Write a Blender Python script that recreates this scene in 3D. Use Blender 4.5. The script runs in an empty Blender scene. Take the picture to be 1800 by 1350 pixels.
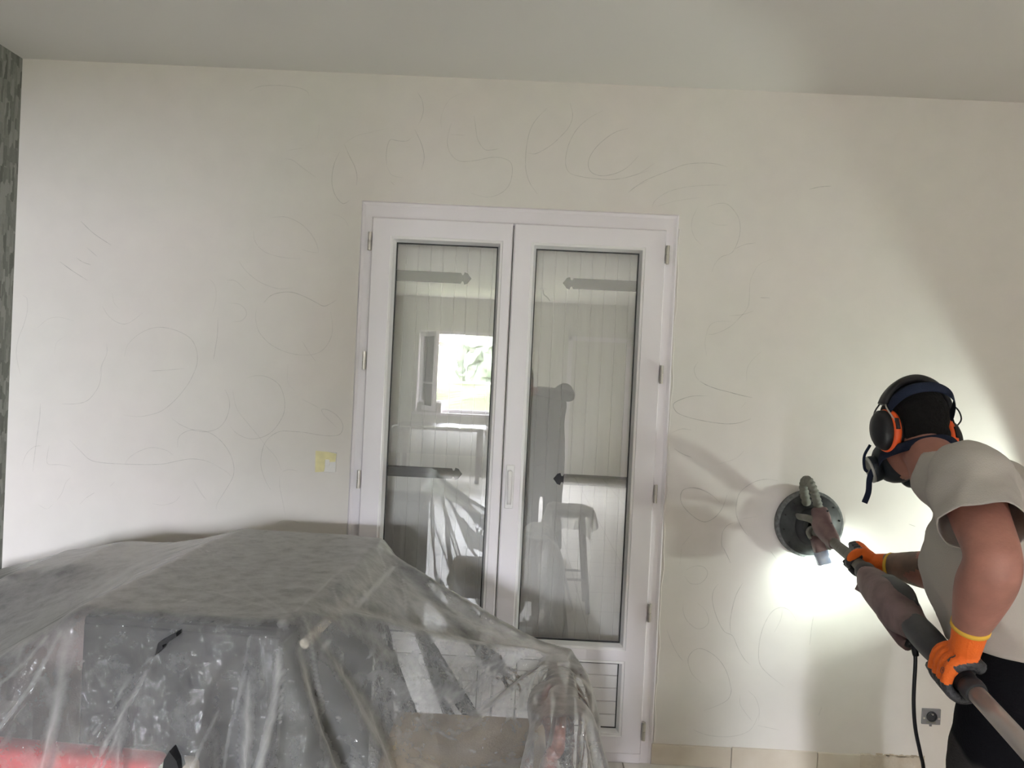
import bpy, bmesh, math, random
import numpy as np
from mathutils import Vector, Matrix, noise
from mathutils.bvhtree import BVHTree

random.seed(7); np.random.seed(7)
scene = bpy.context.scene
COL = scene.collection
V = Vector

# ------------------------------------------------------------------ camera
F_PX = 1300.0
CAM = np.array([.0337, -3.0409, 1.5662])
YAW, PITCH, ROLL = .0108, -.0106, .0482
_cy, _sy = math.cos(YAW), math.sin(YAW)
FWD = np.array([-_sy*math.cos(PITCH), _cy*math.cos(PITCH), math.sin(PITCH)])
_r = np.array([_cy, _sy, 0.]); _u = np.cross(_r, FWD)
RT = math.cos(ROLL)*_r + math.sin(ROLL)*_u
UP = -math.sin(ROLL)*_r + math.cos(ROLL)*_u
cam_data = bpy.data.cameras.new('camera')
cam_data.sensor_fit = 'HORIZONTAL'; cam_data.sensor_width = 36.0
cam_data.lens = F_PX/1800*36.0; cam_data.clip_start = .02
cam = bpy.data.objects.new('camera', cam_data); COL.objects.link(cam)
M = Matrix.Identity(4)
for i in range(3):
    M[i][0], M[i][1], M[i][2], M[i][3] = RT[i], UP[i], -FWD[i], CAM[i]
cam.matrix_world = M
scene.camera = cam


def at(px, py, Y):
    """surveyed point: photograph pixel (1800x1350) taken back to the plane y = Y"""
    d = FWD + RT*(px-900)/F_PX - UP*(py-675)/F_PX
    return V(CAM + d*(Y-CAM[1])/d[1])


def refl(px, py, Y):
    """surveyed point of the room behind, as mirrored by the door glass"""
    d = FWD + RT*(px-900)/F_PX - UP*(py-675)/F_PX
    p = CAM + d*((-CAM[1]-Y)/d[1])
    return V((p[0], Y, p[2]))


# ------------------------------------------------------------------ light
SKY_STRENGTH = 135.0
scene.view_settings.view_transform = 'Standard'
scene.view_settings.look = 'None'
scene.view_settings.gamma = 1.0
scene.view_settings.use_curve_mapping = False
scene.view_settings.exposure = 0.88
scene.cycles.use_denoising = True
scene.cycles.max_bounces = 10
scene.cycles.diffuse_bounces = 6
scene.cycles.glossy_bounces = 4
scene.cycles.transmission_bounces = 6
scene.cycles.transparent_max_bounces = 24
scene.cycles.caustics_reflective = False
scene.cycles.caustics_refractive = False
scene.cycles.sample_clamp_indirect = 6.0
w = bpy.data.worlds.new('sky'); scene.world = w; w.use_nodes = True
bg = w.node_tree.nodes['Background']
bg.inputs[0].default_value = (.95, .98, 1.08, 1); bg.inputs[1].default_value = SKY_STRENGTH

ROOM_L, ROOM_R, ROOM_B, CEIL = -2.08, 3.1, -8.8, 2.777
REAR_WIN = (-1.62, .05, .93, 2.24)      # x0 x1 z0 z1 in the rear wall


def portal(name, loc, rot, sx, sy):
    l = bpy.data.lights.new(name, 'AREA'); l.shape = 'RECTANGLE'; l.size = sx; l.size_y = sy
    l.cycles.is_portal = True
    o = bpy.data.objects.new(name, l); COL.objects.link(o); o.location = loc; o.rotation_euler = rot
    return o


portal('window_rear_offscreen', ((REAR_WIN[0]+REAR_WIN[1])/2, ROOM_B-.12, (REAR_WIN[2]+REAR_WIN[3])/2),
       (math.pi/2, 0, 0), REAR_WIN[1]-REAR_WIN[0], REAR_WIN[3]-REAR_WIN[2])

# ------------------------------------------------------------------ materials
def nt(name):
    m = bpy.data.materials.new(name); m.use_nodes = True
    return m, m.node_tree.nodes, m.node_tree.links, m.node_tree.nodes['Principled BSDF']


def mat(name, c, rough=.6, metal=0., var=.0, vscale=6., bump=0., bscale=60., spec=.5, c2=None, detail=4., stretch=None):
    m, N, L, b = nt(name)
    b.inputs['Roughness'].default_value = rough; b.inputs['Metallic'].default_value = metal
    b.inputs['Specular IOR Level'].default_value = spec
    c = tuple(c)+(1,)
    b.inputs['Base Color'].default_value = c
    tc = N.new('ShaderNodeTexCoord'); src = tc.outputs['Object']
    if stretch:
        mp = N.new('ShaderNodeMapping'); mp.inputs['Scale'].default_value = stretch
        L.new(src, mp.inputs[0]); src = mp.outputs[0]
    if var > 0 or c2:
        n = N.new('ShaderNodeTexNoise'); n.inputs['Scale'].default_value = vscale; n.inputs['Detail'].default_value = detail
        L.new(src, n.inputs['Vector'])
        r = N.new('ShaderNodeValToRGB'); r.color_ramp.elements[0].position = .3; r.color_ramp.elements[1].position = .7
        if c2: d = tuple(c2)+(1,)
        else: d = tuple(min(1, x*(1+var)) for x in c[:3])+(1,)
        lo = c if c2 else tuple(x*(1-var) for x in c[:3])+(1,)
        r.color_ramp.elements[0].color = lo; r.color_ramp.elements[1].color = d
        L.new(n.outputs['Fac'], r.inputs[0]); L.new(r.outputs[0], b.inputs['Base Color'])
    if bump > 0:
        n2 = N.new('ShaderNodeTexNoise'); n2.inputs['Scale'].default_value = bscale; n2.inputs['Detail'].default_value = 5
        L.new(src, n2.inputs['Vector'])
        bp = N.new('ShaderNodeBump'); bp.inputs['Strength'].default_value = bump; bp.inputs['Distance'].default_value = .01
        L.new(n2.outputs['Fac'], bp.inputs['Height']); L.new(bp.outputs[0], b.inputs['Normal'])
    return m


def mat_wall():
    m, N, L, b = nt('sanded_plaster_paint')
    tc = N.new('ShaderNodeTexCoord')
    n = N.new('ShaderNodeTexNoise'); n.inputs['Scale'].default_value = 1.6; n.inputs['Detail'].default_value = 3
    L.new(tc.outputs['Object'], n.inputs['Vector'])
    r = N.new('ShaderNodeValToRGB')
    r.color_ramp.elements[0].position = .32; r.color_ramp.elements[0].color = (.81, .755, .72, 1)
    r.color_ramp.elements[1].position = .68; r.color_ramp.elements[1].color = (.79, .765, .715, 1)
    L.new(n.outputs['Fac'], r.inputs[0])
    n2 = N.new('ShaderNodeTexNoise'); n2.inputs['Scale'].default_value = 9; n2.inputs['Detail'].default_value = 6
    L.new(tc.outputs['Object'], n2.inputs['Vector'])
    mx = N.new('ShaderNodeMixRGB'); mx.blend_type = 'MULTIPLY'; mx.inputs[0].default_value = .10
    L.new(r.outputs[0], mx.inputs[1]); L.new(n2.outputs['Fac'], mx.inputs[2]); L.new(mx.outputs[0], b.inputs['Base Color'])
    n3 = N.new('ShaderNodeTexNoise'); n3.inputs['Scale'].default_value = 3.5; n3.inputs['Detail'].default_value = 8
    L.new(tc.outputs['Object'], n3.inputs['Vector'])
    bp = N.new('ShaderNodeBump'); bp.inputs['Strength'].default_value = .12; bp.inputs['Distance'].default_value = .02
    L.new(n3.outputs['Fac'], bp.inputs['Height']); L.new(bp.outputs[0], b.inputs['Normal'])
    b.inputs['Roughness'].default_value = .75; b.inputs['Specular IOR Level'].default_value = .25
    return m


def mat_wallpaper(name, ca, cb, sx, sz):
    m, N, L, b = nt(name)
    tc = N.new('ShaderNodeTexCoord'); mp = N.new('ShaderNodeMapping')
    mp.inputs['Scale'].default_value = (sx, sx, sz); L.new(tc.outputs['Object'], mp.inputs[0])
    v = N.new('ShaderNodeTexVoronoi'); v.distance = 'CHEBYCHEV'; v.inputs['Scale'].default_value = 1; v.inputs['Randomness'].default_value = .8
    L.new(mp.outputs[0], v.inputs['Vector'])
    n = N.new('ShaderNodeTexNoise'); n.inputs['Scale'].default_value = 5; n.inputs['Detail'].default_value = 4
    L.new(mp.outputs[0], n.inputs['Vector'])
    bw = N.new('ShaderNodeRGBToBW'); L.new(v.outputs['Color'], bw.inputs[0])
    ad = N.new('ShaderNodeMath'); ad.operation = 'ADD'
    mu = N.new('ShaderNodeMath'); mu.operation = 'MULTIPLY'; mu.inputs[1].default_value = .45; L.new(n.outputs['Fac'], mu.inputs[0])
    L.new(bw.outputs[0], ad.inputs[0]); L.new(mu.outputs[0], ad.inputs[1])
    r = N.new('ShaderNodeValToRGB'); r.color_ramp.elements[0].position = .35; r.color_ramp.elements[1].position = 1.0
    r.color_ramp.elements[0].color = tuple(ca)+(1,); r.color_ramp.elements[1].color = tuple(cb)+(1,)
    L.new(ad.outputs[0], r.inputs[0]); L.new(r.outputs[0], b.inputs['Base Color']); b.inputs['Roughness'].default_value = .7
    return m


def mat_glass(name, extra=1.0, tint=(1, 1, 1), rough=.0):
    """thin pane: straight transmission plus Fresnel reflection (several surfaces)"""
    m, N, L, b = nt(name); N.remove(b); out = N['Material Output']
    t = N.new('ShaderNodeBsdfTransparent'); t.inputs[0].default_value = tuple(tint)+(1,)
    g = N.new('ShaderNodeBsdfGlossy'); g.inputs['Roughness'].default_value = rough
    f = N.new('ShaderNodeFresnel'); f.inputs['IOR'].default_value = 1.5
    i1 = N.new('ShaderNodeMath'); i1.operation = 'SUBTRACT'; i1.inputs[0].default_value = 1.; L.new(f.outputs[0], i1.inputs[1])
    pw = N.new('ShaderNodeMath'); pw.operation = 'POWER'; pw.inputs[1].default_value = extra; L.new(i1.outputs[0], pw.inputs[0])
    mu = N.new('ShaderNodeMath'); mu.operation = 'SUBTRACT'; mu.inputs[0].default_value = 1.; mu.use_clamp = True; L.new(pw.outputs[0], mu.inputs[1])
    x = N.new('ShaderNodeMixShader'); L.new(mu.outputs[0], x.inputs[0]); L.new(t.outputs[0], x.inputs[1]); L.new(g.outputs[0], x.inputs[2])
    L.new(x.outputs[0], out.inputs[0])
    return m


def mat_film(name, milk=.22, tint=(.92, .92, .90), bump=.55):
    m, N, L, b = nt(name); N.remove(b); out = N['Material Output']
    tc = N.new('ShaderNodeTexCoord')
    n1 = N.new('ShaderNodeTexNoise'); n1.inputs['Scale'].default_value = 24; n1.inputs['Detail'].default_value = 6; n1.inputs['Roughness'].default_value = .68
    mp = N.new('ShaderNodeMapping'); mp.inputs['Scale'].default_value = (.9, 1.1, 1.)
    L.new(tc.outputs['Object'], mp.inputs[0]); L.new(mp.outputs[0], n1.inputs['Vector'])
    v = N.new('ShaderNodeTexVoronoi'); v.feature = 'DISTANCE_TO_EDGE'; v.inputs['Scale'].default_value = 30
    n0 = N.new('ShaderNodeTexNoise'); n0.inputs['Scale'].default_value = 7; n0.inputs['Detail'].default_value = 3
    L.new(mp.outputs[0], n0.inputs['Vector'])
    mxv = N.new('ShaderNodeMixRGB'); mxv.inputs[0].default_value = .25; L.new(mp.outputs[0], mxv.inputs[1]); L.new(n0.outputs['Color'], mxv.inputs[2])
    L.new(mxv.outputs[0], v.inputs['Vector'])
    a = N.new('ShaderNodeMath'); a.operation = 'MULTIPLY_ADD'; a.inputs[1].default_value = 1.4
    L.new(v.outputs['Distance'], a.inputs[0]); L.new(n1.outputs['Fac'], a.inputs[2])
    bp = N.new('ShaderNodeBump'); bp.inputs['Strength'].default_value = bump; bp.inputs['Distance'].default_value = .008
    L.new(a.outputs[0], bp.inputs['Height'])
    tr = N.new('ShaderNodeBsdfTransparent'); tr.inputs[0].default_value = (.97, .97, .96, 1)
    df = N.new('ShaderNodeBsdfDiffuse'); df.inputs[0].default_value = tuple(tint)+(1,)
    tl = N.new('ShaderNodeBsdfTranslucent'); tl.inputs[0].default_value = tuple(tint)+(1,)
    mk = N.new('ShaderNodeMixShader'); mk.inputs[0].default_value = .50; L.new(df.outputs[0], mk.inputs[1]); L.new(tl.outputs[0], mk.inputs[2])
    # haze: optical depth grows with the slant path through the foil, creases are doubled up, painted glint lines whiten it too
    mr = N.new('ShaderNodeMapRange'); mr.inputs['From Min'].default_value = .3; mr.inputs['From Max'].default_value = .75
    mr.inputs['To Min'].default_value = milk*.6; mr.inputs['To Max'].default_value = milk*1.45
    L.new(n1.outputs['Fac'], mr.inputs['Value'])
    fa = N.new('ShaderNodeAttribute'); fa.attribute_name = 'fold'
    dep = N.new('ShaderNodeMath'); dep.operation = 'MULTIPLY_ADD'; dep.inputs[1].default_value = .45
    L.new(fa.outputs['Fac'], dep.inputs[0]); L.new(mr.outputs[0], dep.inputs[2])
    lw = N.new('ShaderNodeLayerWeight'); lw.inputs['Blend'].default_value = .5
    cs = N.new('ShaderNodeMath'); cs.operation = 'SUBTRACT'; cs.inputs[0].default_value = 1.02; L.new(lw.outputs['Facing'], cs.inputs[1])
    cp_ = N.new('ShaderNodeMath'); cp_.operation = 'POWER'; cp_.inputs[1].default_value = 1.5; L.new(cs.outputs[0], cp_.inputs[0])
    dv_ = N.new('ShaderNodeMath'); dv_.operation = 'DIVIDE'; L.new(dep.outputs[0], dv_.inputs[0]); L.new(cp_.outputs[0], dv_.inputs[1])
    ng = N.new('ShaderNodeMath'); ng.operation = 'MULTIPLY'; ng.inputs[1].default_value = -1.; L.new(dv_.outputs[0], ng.inputs[0])
    ex = N.new('ShaderNodeMath'); ex.operation = 'EXPONENT'; L.new(ng.outputs[0], ex.inputs[0])
    ad = N.new('ShaderNodeMath'); ad.operation = 'SUBTRACT'; ad.inputs[0].default_value = 1.; ad.use_clamp = True; L.new(ex.outputs[0], ad.inputs[1])
    m1 = N.new('ShaderNodeMixShader'); L.new(ad.outputs[0], m1.inputs[0]); L.new(tr.outputs[0], m1.inputs[1]); L.new(mk.outputs[0], m1.inputs[2])
    gl = N.new('ShaderNodeBsdfGlossy'); gl.inputs['Roughness'].default_value = .06; L.new(bp.outputs[0], gl.inputs['Normal'])
    fr = N.new('ShaderNodeFresnel'); fr.inputs['IOR'].default_value = 1.5
    f1 = N.new('ShaderNodeMath'); f1.operation = 'SUBTRACT'; f1.inputs[0].default_value = 1.; L.new(fr.outputs[0], f1.inputs[1])
    f2 = N.new('ShaderNodeMath'); f2.operation = 'POWER'; f2.inputs[1].default_value = .65; L.new(f1.outputs[0], f2.inputs[0])
    f3 = N.new('ShaderNodeMath'); f3.operation = 'SUBTRACT'; f3.inputs[0].default_value = 1.; L.new(f2.outputs[0], f3.inputs[1])
    m2 = N.new('ShaderNodeMixShader'); L.new(f3.outputs[0], m2.inputs[0]); L.new(m1.outputs[0], m2.inputs[1]); L.new(gl.outputs[0], m2.inputs[2])
    L.new(m2.outputs[0], out.inputs[0])
    return m


def mat_emit(name, c, s):
    m, N, L, b = nt(name)
    b.inputs['Base Color'].default_value = (.9, .9, .9, 1)
    b.inputs['Emission Color'].default_value = tuple(c)+(1,); b.inputs['Emission Strength'].default_value = s
    return m


def mat_pencil():
    m, N, L, b = nt('graphite_pencil'); N.remove(b); out = N['Material Output']
    at_ = N.new('ShaderNodeAttribute'); at_.attribute_name = 'pressure'
    tc = N.new('ShaderNodeTexCoord'); n = N.new('ShaderNodeTexNoise'); n.inputs['Scale'].default_value = 45; n.inputs['Detail'].default_value = 3
    L.new(tc.outputs['Object'], n.inputs['Vector'])
    mr = N.new('ShaderNodeMapRange'); mr.inputs['From Min'].default_value = .3; mr.inputs['From Max'].default_value = .7
    mr.inputs['To Min'].default_value = .45; mr.inputs['To Max'].default_value = 1.15; L.new(n.outputs['Fac'], mr.inputs['Value'])
    mu = N.new('ShaderNodeMath'); mu.operation = 'MULTIPLY'; mu.use_clamp = True
    L.new(at_.outputs['Fac'], mu.inputs[0]); L.new(mr.outputs[0], mu.inputs[1])
    t = N.new('ShaderNodeBsdfTransparent'); d = N.new('ShaderNodeBsdfDiffuse'); d.inputs[0].default_value = (.10, .09, .09, 1)
    x = N.new('ShaderNodeMixShader'); L.new(mu.outputs[0], x.inputs[0]); L.new(t.outputs[0], x.inputs[1]); L.new(d.outputs[0], x.inputs[2])
    L.new(x.outputs[0], out.inputs[0])
    return m


WALL = mat_wall()
CEILM = mat('ceiling_paint', (.72, .70, .66), .85, var=.03, vscale=1.2, bump=.05, bscale=8)
PAPER = mat_wallpaper('mottled_wallpaper', (.105, .108, .09), (.25, .255, .225), 62, 15)
PAPER2 = mat('pale_panel_wall', (.62, .61, .55), .8, var=.10, vscale=5, stretch=(6, 6, .6))
PVC = mat('white_pvc', (.83, .79, .82), .32, var=.02, vscale=3)
PVCM = mat('white_pvc_moulding', (.84, .82, .82), .3)
GASKET = mat('black_gasket', (.03, .03, .028), .6)
GLASS = mat_glass('double_glazing', 4.0)
WGLASS = mat_glass('window_pane', 1.2)
SHUT = mat('painted_shutter_boards', (.92, .91, .86), .55, var=.05, vscale=3, bump=.06, bscale=40, stretch=(8, 8, .8))
IRON = mat('black_iron', (.018, .018, .02), .5)
BRUSHED = mat('hinge_metal', (.58, .55, .50), .35, .75)
TILE = mat('beige_marble_tile', (.60, .53, .44), .3, c2=(.70, .64, .55), vscale=7, detail=6)
GROUT = mat('grout', (.36, .33, .29), .9)
FLOORM = mat('floor_tiles', (.74, .71, .65), .35, var=.08, vscale=2.5)
PLASTER = mat('bare_broken_plaster', (.52, .44, .34), .95, var=.25, vscale=18, bump=.8, bscale=40)
PENCIL = mat_pencil()
FILM = mat_film('crinkled_dust_film')
FILM2 = mat_film('dust_film_bundle', .38)
BLACKP = mat('black_plastic', (.008, .008, .0095), .42, spec=.35, bump=.03, bscale=200)
DARKC = mat('charcoal_lacquer', (.009, .008, .012), .85, spec=.08, var=.15, vscale=4)
GREENG = mat('dark_green_grey_side', (.035, .039, .033), .85, spec=.1, var=.15, vscale=4)
PALEW = mat('pale_batten_wood', (.62, .55, .45), .6, var=.1, vscale=8)
REDWOOD = mat('red_brown_wood', (.17, .055, .035), .4, var=.3, vscale=10, stretch=(3, 3, 14))
BEIGE = mat('beige_upholstery', (.55, .42, .28), .9, bump=.3, bscale=180)
PINKF = mat('old_rose_upholstery', (.30, .22, .21), .9, bump=.3, bscale=150)
RED = mat('red_case', (.50, .03, .04), .4)
CREAM = mat('cream_edge', (.62, .52, .42), .6)
YTAPE = mat('yellow_masking_tape', (.80, .73, .42), .7, var=.08, vscale=30, bump=.2, bscale=60)
WHITEP = mat('white_switch_plastic', (.80, .78, .75), .3)
GREYM = mat('grey_socket_metal', (.24, .24, .25), .45, .3)
DARKG = mat('dark_grey_plastic', (.028, .029, .033), .5, var=.2, vscale=20)
DUST = mat('dusty_dark_plastic', (.010, .011, .015), .5, c2=(.065, .07, .068), vscale=17, detail=6)
MAROON = mat('dusty_maroon_plastic', (.10, .05, .052), .6, c2=(.25, .17, .165), vscale=14, detail=6)
DUSTG = mat('dust_covered_grey', (.23, .225, .20), .85, var=.2, vscale=22)
HOSE = mat('dusty_grey_hose', (.22, .22, .19), .85, var=.15, vscale=25)
ALU = mat('grey_aluminium_pole', (.46, .42, .40), .42, .35, var=.08, vscale=12)
FRONTT = mat('dusty_front_tube', (.18, .175, .155), .7, var=.2, vscale=20)
BRISTLE = mat('grey_bristles', (.16, .165, .165), .9, var=.4, vscale=70)
CLEAR = mat('frosted_blue_lamp_cover', (.50, .60, .86), .25, c2=(.75, .80, .92), vscale=40)
SKIN = mat('skin', (.36, .16, .12), .55, var=.16, vscale=14, bump=.12, bscale=90)
TATTOO = mat('tattooed_skin', (.10, .075, .055), .6, c2=(.26, .16, .115), vscale=16, detail=4)
HAIR = mat('black_hair', (.006, .0055, .005), .9, spec=.15, bump=.5, bscale=160)
SHIRT = mat('grey_cotton', (.45, .42, .385), .95, var=.06, vscale=6, bump=.15, bscale=300)
TROUS = mat('black_work_trousers', (.012, .012, .014), .95, spec=.1, bump=.3, bscale=200)
TROUSG = TROUS
def _knee():
    N, L = TROUS.node_tree.nodes, TROUS.node_tree.links; b = N['Principled BSDF']
    tc = N.new('ShaderNodeTexCoord'); sx = N.new('ShaderNodeSeparateXYZ'); L.new(tc.outputs['Object'], sx.inputs[0])
    n = N.new('ShaderNodeTexNoise'); n.inputs['Scale'].default_value = 7; L.new(tc.outputs['Object'], n.inputs['Vector'])
    a = N.new('ShaderNodeMath'); a.operation = 'MULTIPLY_ADD'; a.inputs[1].default_value = .16; L.new(n.outputs['Fac'], a.inputs[0]); L.new(sx.outputs['Z'], a.inputs[2])
    r = N.new('ShaderNodeValToRGB'); r.color_ramp.elements[0].position = .855; r.color_ramp.elements[1].position = .87
    r.color_ramp.elements[0].color = (.036, .034, .033, 1); r.color_ramp.elements[1].color = (.0055, .0055, .007, 1)
    L.new(a.outputs[0], r.inputs[0]); L.new(r.outputs[0], b.inputs['Base Color'])
_knee()
ORANGE = mat('orange_glove_knit', (.88, .16, .015), .75, bump=.3, bscale=260)
YELLOW = mat('yellow_cuff_band', (.80, .48, .06), .8)
GLOVEB = mat('black_latex_coating', (.014, .014, .016), .45, c2=(.055, .055, .06), vscale=30, bump=.5, bscale=120)
MUFFO = mat('orange_muff_ring', (.80, .10, .015), .45)
NAVY = mat('navy_strap', (.012, .017, .034), .9, spec=.2, bump=.3, bscale=300)
MASKM = mat('dark_slate_mask', (.018, .024, .030), .55, spec=.3)
FILTER = mat('grey_filter', (.26, .26, .23), .8)
FILTERR = mat('pale_filter_ring', (.45, .45, .42), .6)
SHOE = mat('brown_work_shoe', (.06, .04, .03), .7)
DARKCL = mat('dark_blue_clothes', (.03, .032, .045), .9)
WOOD = mat('brown_stool_wood', (.10, .06, .04), .55, var=.2, vscale=8)
GRASS = mat('lawn', (.10, .11, .06), .95, var=.3, vscale=5)
HEDGE = mat('hedge_leaves', (.014, .018, .008), .8, c2=(.06, .064, .03), vscale=13, detail=8, bump=1., bscale=20)
TREE = mat('tree_leaves', (.02, .026, .015), .8, c2=(.05, .06, .036), vscale=4, detail=8, bump=1., bscale=12)
RENDERW = mat('house_render', (.70, .67, .61), .9)
ROOF = mat('brown_roof_tiles', (.12, .085, .07), .8, var=.3, vscale=6)


# ------------------------------------------------------------------ mesh helpers
def obj(name, bm, m, parent=None, smooth=False):
    me = bm if isinstance(bm, bpy.types.Mesh) else None
    if me is None:
        bmesh.ops.recalc_face_normals(bm, faces=bm.faces)
        me = bpy.data.meshes.new(name); bm.to_mesh(me); bm.free()
    me.name = name
    if m is not None:
        for x in (m if isinstance(m, (list, tuple)) else [m]): me.materials.append(x)
    if smooth: me.polygons.foreach_set('use_smooth', [True]*len(me.polygons))
    o = bpy.data.objects.new(name, me); COL.objects.link(o)
    if parent is not None:
        o.parent = parent; o.matrix_parent_inverse = parent.matrix_world.inverted()
    return o


def tag(o, label, cat=None, group=None, kind=None):
    o['label'] = label
    if cat: o['category'] = cat
    if group: o['group'] = group
    if kind: o['kind'] = kind
    return o


def thing(name, label, cat, loc, group=None, kind=None):
    o = bpy.data.objects.new(name, None); COL.objects.link(o)
    o.location = loc; o.empty_display_size = .1
    o.matrix_world = Matrix.Translation(loc)
    return tag(o, label, cat, group, kind)


def box(bm, x0, x1, y0, y1, z0, z1, bev=0., mtx=None, seg=2):
    t = bmesh.new()
    bmesh.ops.create_cube(t, size=1)
    bmesh.ops.scale(t, vec=(x1-x0, y1-y0, z1-z0), verts=t.verts)
    bmesh.ops.translate(t, vec=((x0+x1)/2, (y0+y1)/2, (z0+z1)/2), verts=t.verts)
    if bev > 0: bmesh.ops.bevel(t, geom=t.edges[:], offset=bev, segments=seg, profile=.5, affect='EDGES')
    if mtx is not None: bmesh.ops.transform(t, matrix=mtx, verts=t.verts)
    merge(bm, t)
    return bm


def merge(bm, t):
    me = bpy.data.meshes.new('t'); t.to_mesh(me); t.free(); bm.from_mesh(me); bpy.data.meshes.remove(me)


def B(*a, **k):
    return box(bmesh.new(), *a, **k)


def crom(pts, n=6):
    """Catmull-Rom through tuples of any length"""
    P = [np.array(p, float) for p in pts]
    if len(P) < 3: return [P[0]+(P[-1]-P[0])*i/n for i in range(n+1)]
    Q = [2*P[0]-P[1]]+P+[2*P[-1]-P[-2]]; out = []
    for i in range(1, len(Q)-2):
        a, b, c, d = Q[i-1:i+3]
        for k in range(n):
            t = k/n
            out.append(.5*((2*b)+(c-a)*t+(2*a-5*b+4*c-d)*t*t+(3*b-a-3*c+d)*t**3))
    out.append(P[-1]); return out


def tube(bm, pts, rad, seg=12, ref=None, n=0, caps=True, power=2.0):
    """loft of (super)elliptic rings; rad = r or (ra along ref, rb) per point; n = smoothing steps"""
    pts = [tuple(p) for p in pts]
    rad = [(r, r) if not isinstance(r, (tuple, list)) else tuple(r) for r in (rad if isinstance(rad, (list, tuple)) else [rad]*len(pts))]
    if n:
        q = crom([p+r for p, r in zip(pts, rad)], n)
        pts = [V(x[:3]) for x in q]; rad = [(max(.0005, x[3]), max(.0005, x[4])) for x in q]
    else: pts = [V(p) for p in pts]
    rings = []; a = None
    for i, p in enumerate(pts):
        t = (pts[min(i+1, len(pts)-1)]-pts[max(i-1, 0)])
        t = t.normalized() if t.length > 1e-9 else V((0, 0, 1))
        if ref is not None: a = V(ref)-t*V(ref).dot(t)
        elif a is None: a = t.orthogonal()
        else: a = a-t*a.dot(t)
        if a.length < 1e-6: a = t.orthogonal()
        a = a.normalized(); b = t.cross(a)
        ring = []
        for k in range(seg):
            th = 2*math.pi*k/seg; c, s = math.cos(th), math.sin(th)
            e = 2/power
            c = math.copysign(abs(c)**e, c); s = math.copysign(abs(s)**e, s)
            ring.append(bm.verts.new(p+a*(rad[i][0]*c)+b*(rad[i][1]*s)))
        rings.append(ring)
    for i in range(len(rings)-1):
        for k in range(seg):
            bm.faces.new((rings[i][k], rings[i][(k+1) % seg], rings[i+1][(k+1) % seg], rings[i+1][k]))
    if caps:
        bm.faces.new(list(reversed(rings[0]))); bm.faces.new(rings[-1])
    return bm


def T(*a, **k):
    return tube(bmesh.new(), *a, **k)


def blob(bm, c, r, axes=None, u=20, v=12):
    t = bmesh.new(); bmesh.ops.create_uvsphere(t, u_segments=u, v_segments=v, radius=1)
    m = Matrix.Identity(3)
    if axes: m = Matrix((axes[0], axes[1], axes[2])).transposed()
    for x in t.verts: x.co = V(c)+m @ V((x.co.x*r[0], x.co.y*r[1], x.co.z*r[2]))
    merge(bm, t); return bm


def disc(bm, c, nrm, prof, seg=40, ref=None):
    """lathe: prof = [(radius, height along nrm)]"""
    nrm = V(nrm).normalized(); a = (V(ref)-nrm*V(ref).dot(nrm)).normalized() if ref is not None else nrm.orthogonal().normalized(); b = nrm.cross(a)
    rings = []
    for r, h in prof:
        rings.append([bm.verts.new(V(c)+nrm*h+(a*math.cos(2*math.pi*k/seg)+b*math.sin(2*math.pi*k/seg))*max(r, .0003)) for k in range(seg)])
    for i in range(len(rings)-1):
        for k in range(seg):
            bm.faces.new((rings[i][k], rings[i][(k+1) % seg], rings[i+1][(k+1) % seg], rings[i+1][k]))
    bm.faces.new(list(reversed(rings[0]))); bm.faces.new(rings[-1])
    return bm


def D(*a, **k):
    return disc(bmesh.new(), *a, **k)


def prism(bm, poly, nrm_off):
    """extrude a 3-D polygon by a vector"""
    a = [bm.verts.new(V(p)) for p in poly]; b = [bm.verts.new(V(p)+V(nrm_off)) for p in poly]
    n = len(a)
    bm.faces.new(a); bm.faces.new(list(reversed(b)))
    for i in range(n): bm.faces.new((a[i], b[i], b[(i+1) % n], a[(i+1) % n]))
    return bm


def remesh(bm, voxel, smooth=6, fac=.5):
    bmesh.ops.recalc_face_normals(bm, faces=bm.faces)
    me = bpy.data.meshes.new('r'); bm.to_mesh(me); bm.free()
    o = bpy.data.objects.new('r', me); COL.objects.link(o)
    r = o.modifiers.new('r', 'REMESH'); r.mode = 'VOXEL'; r.voxel_size = voxel
    if smooth:
        s = o.modifiers.new('s', 'SMOOTH'); s.iterations = smooth; s.factor = fac
    dg = bpy.context.evaluated_depsgraph_get(); dg.update()
    out = bpy.data.meshes.new_from_object(o.evaluated_get(dg))
    bpy.data.objects.remove(o); bpy.data.meshes.remove(me)
    return out


def cut(me, planes, thick=0., disp=None):
    """cut a mesh open: drop what lies on the positive side of each (point, normal, centre, reach)"""
    bm = bmesh.new(); bm.from_mesh(me)
    for co, no, reach in planes:
        co, no = V(co), V(no).normalized()
        geom = [f for f in bm.faces if (f.calc_center_median()-co).length < reach]
        gs = set(geom)
        for f in geom:
            for e in f.edges: gs.add(e)
            for v_ in f.verts: gs.add(v_)
        bmesh.ops.bisect_plane(bm, geom=list(gs), plane_co=co, plane_no=no, clear_outer=False)
        kill = [f for f in bm.faces if (f.calc_center_median()-co).dot(no) > 0 and (f.calc_center_median()-co).length < reach]
        bmesh.ops.delete(bm, geom=kill, context='FACES')
    if disp:
        bm.normal_update()
        for v_ in bm.verts: v_.co += v_.normal*disp(v_.co)
    if thick:
        bm.normal_update()
        bmesh.ops.solidify(bm, geom=bm.faces[:], thickness=thick)
    me2 = bpy.data.meshes.new('c'); bm.to_mesh(me2); bm.free(); bpy.data.meshes.remove(me)
    return me2


# ------------------------------------------------------------------ the room
def struct(name, bm, m, label=None, parent=None, smooth=False):
    o = obj(name, bm, m, parent, smooth)
    if parent is None: o['kind'] = 'structure'
    if label: o['label'] = label
    return o


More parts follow.
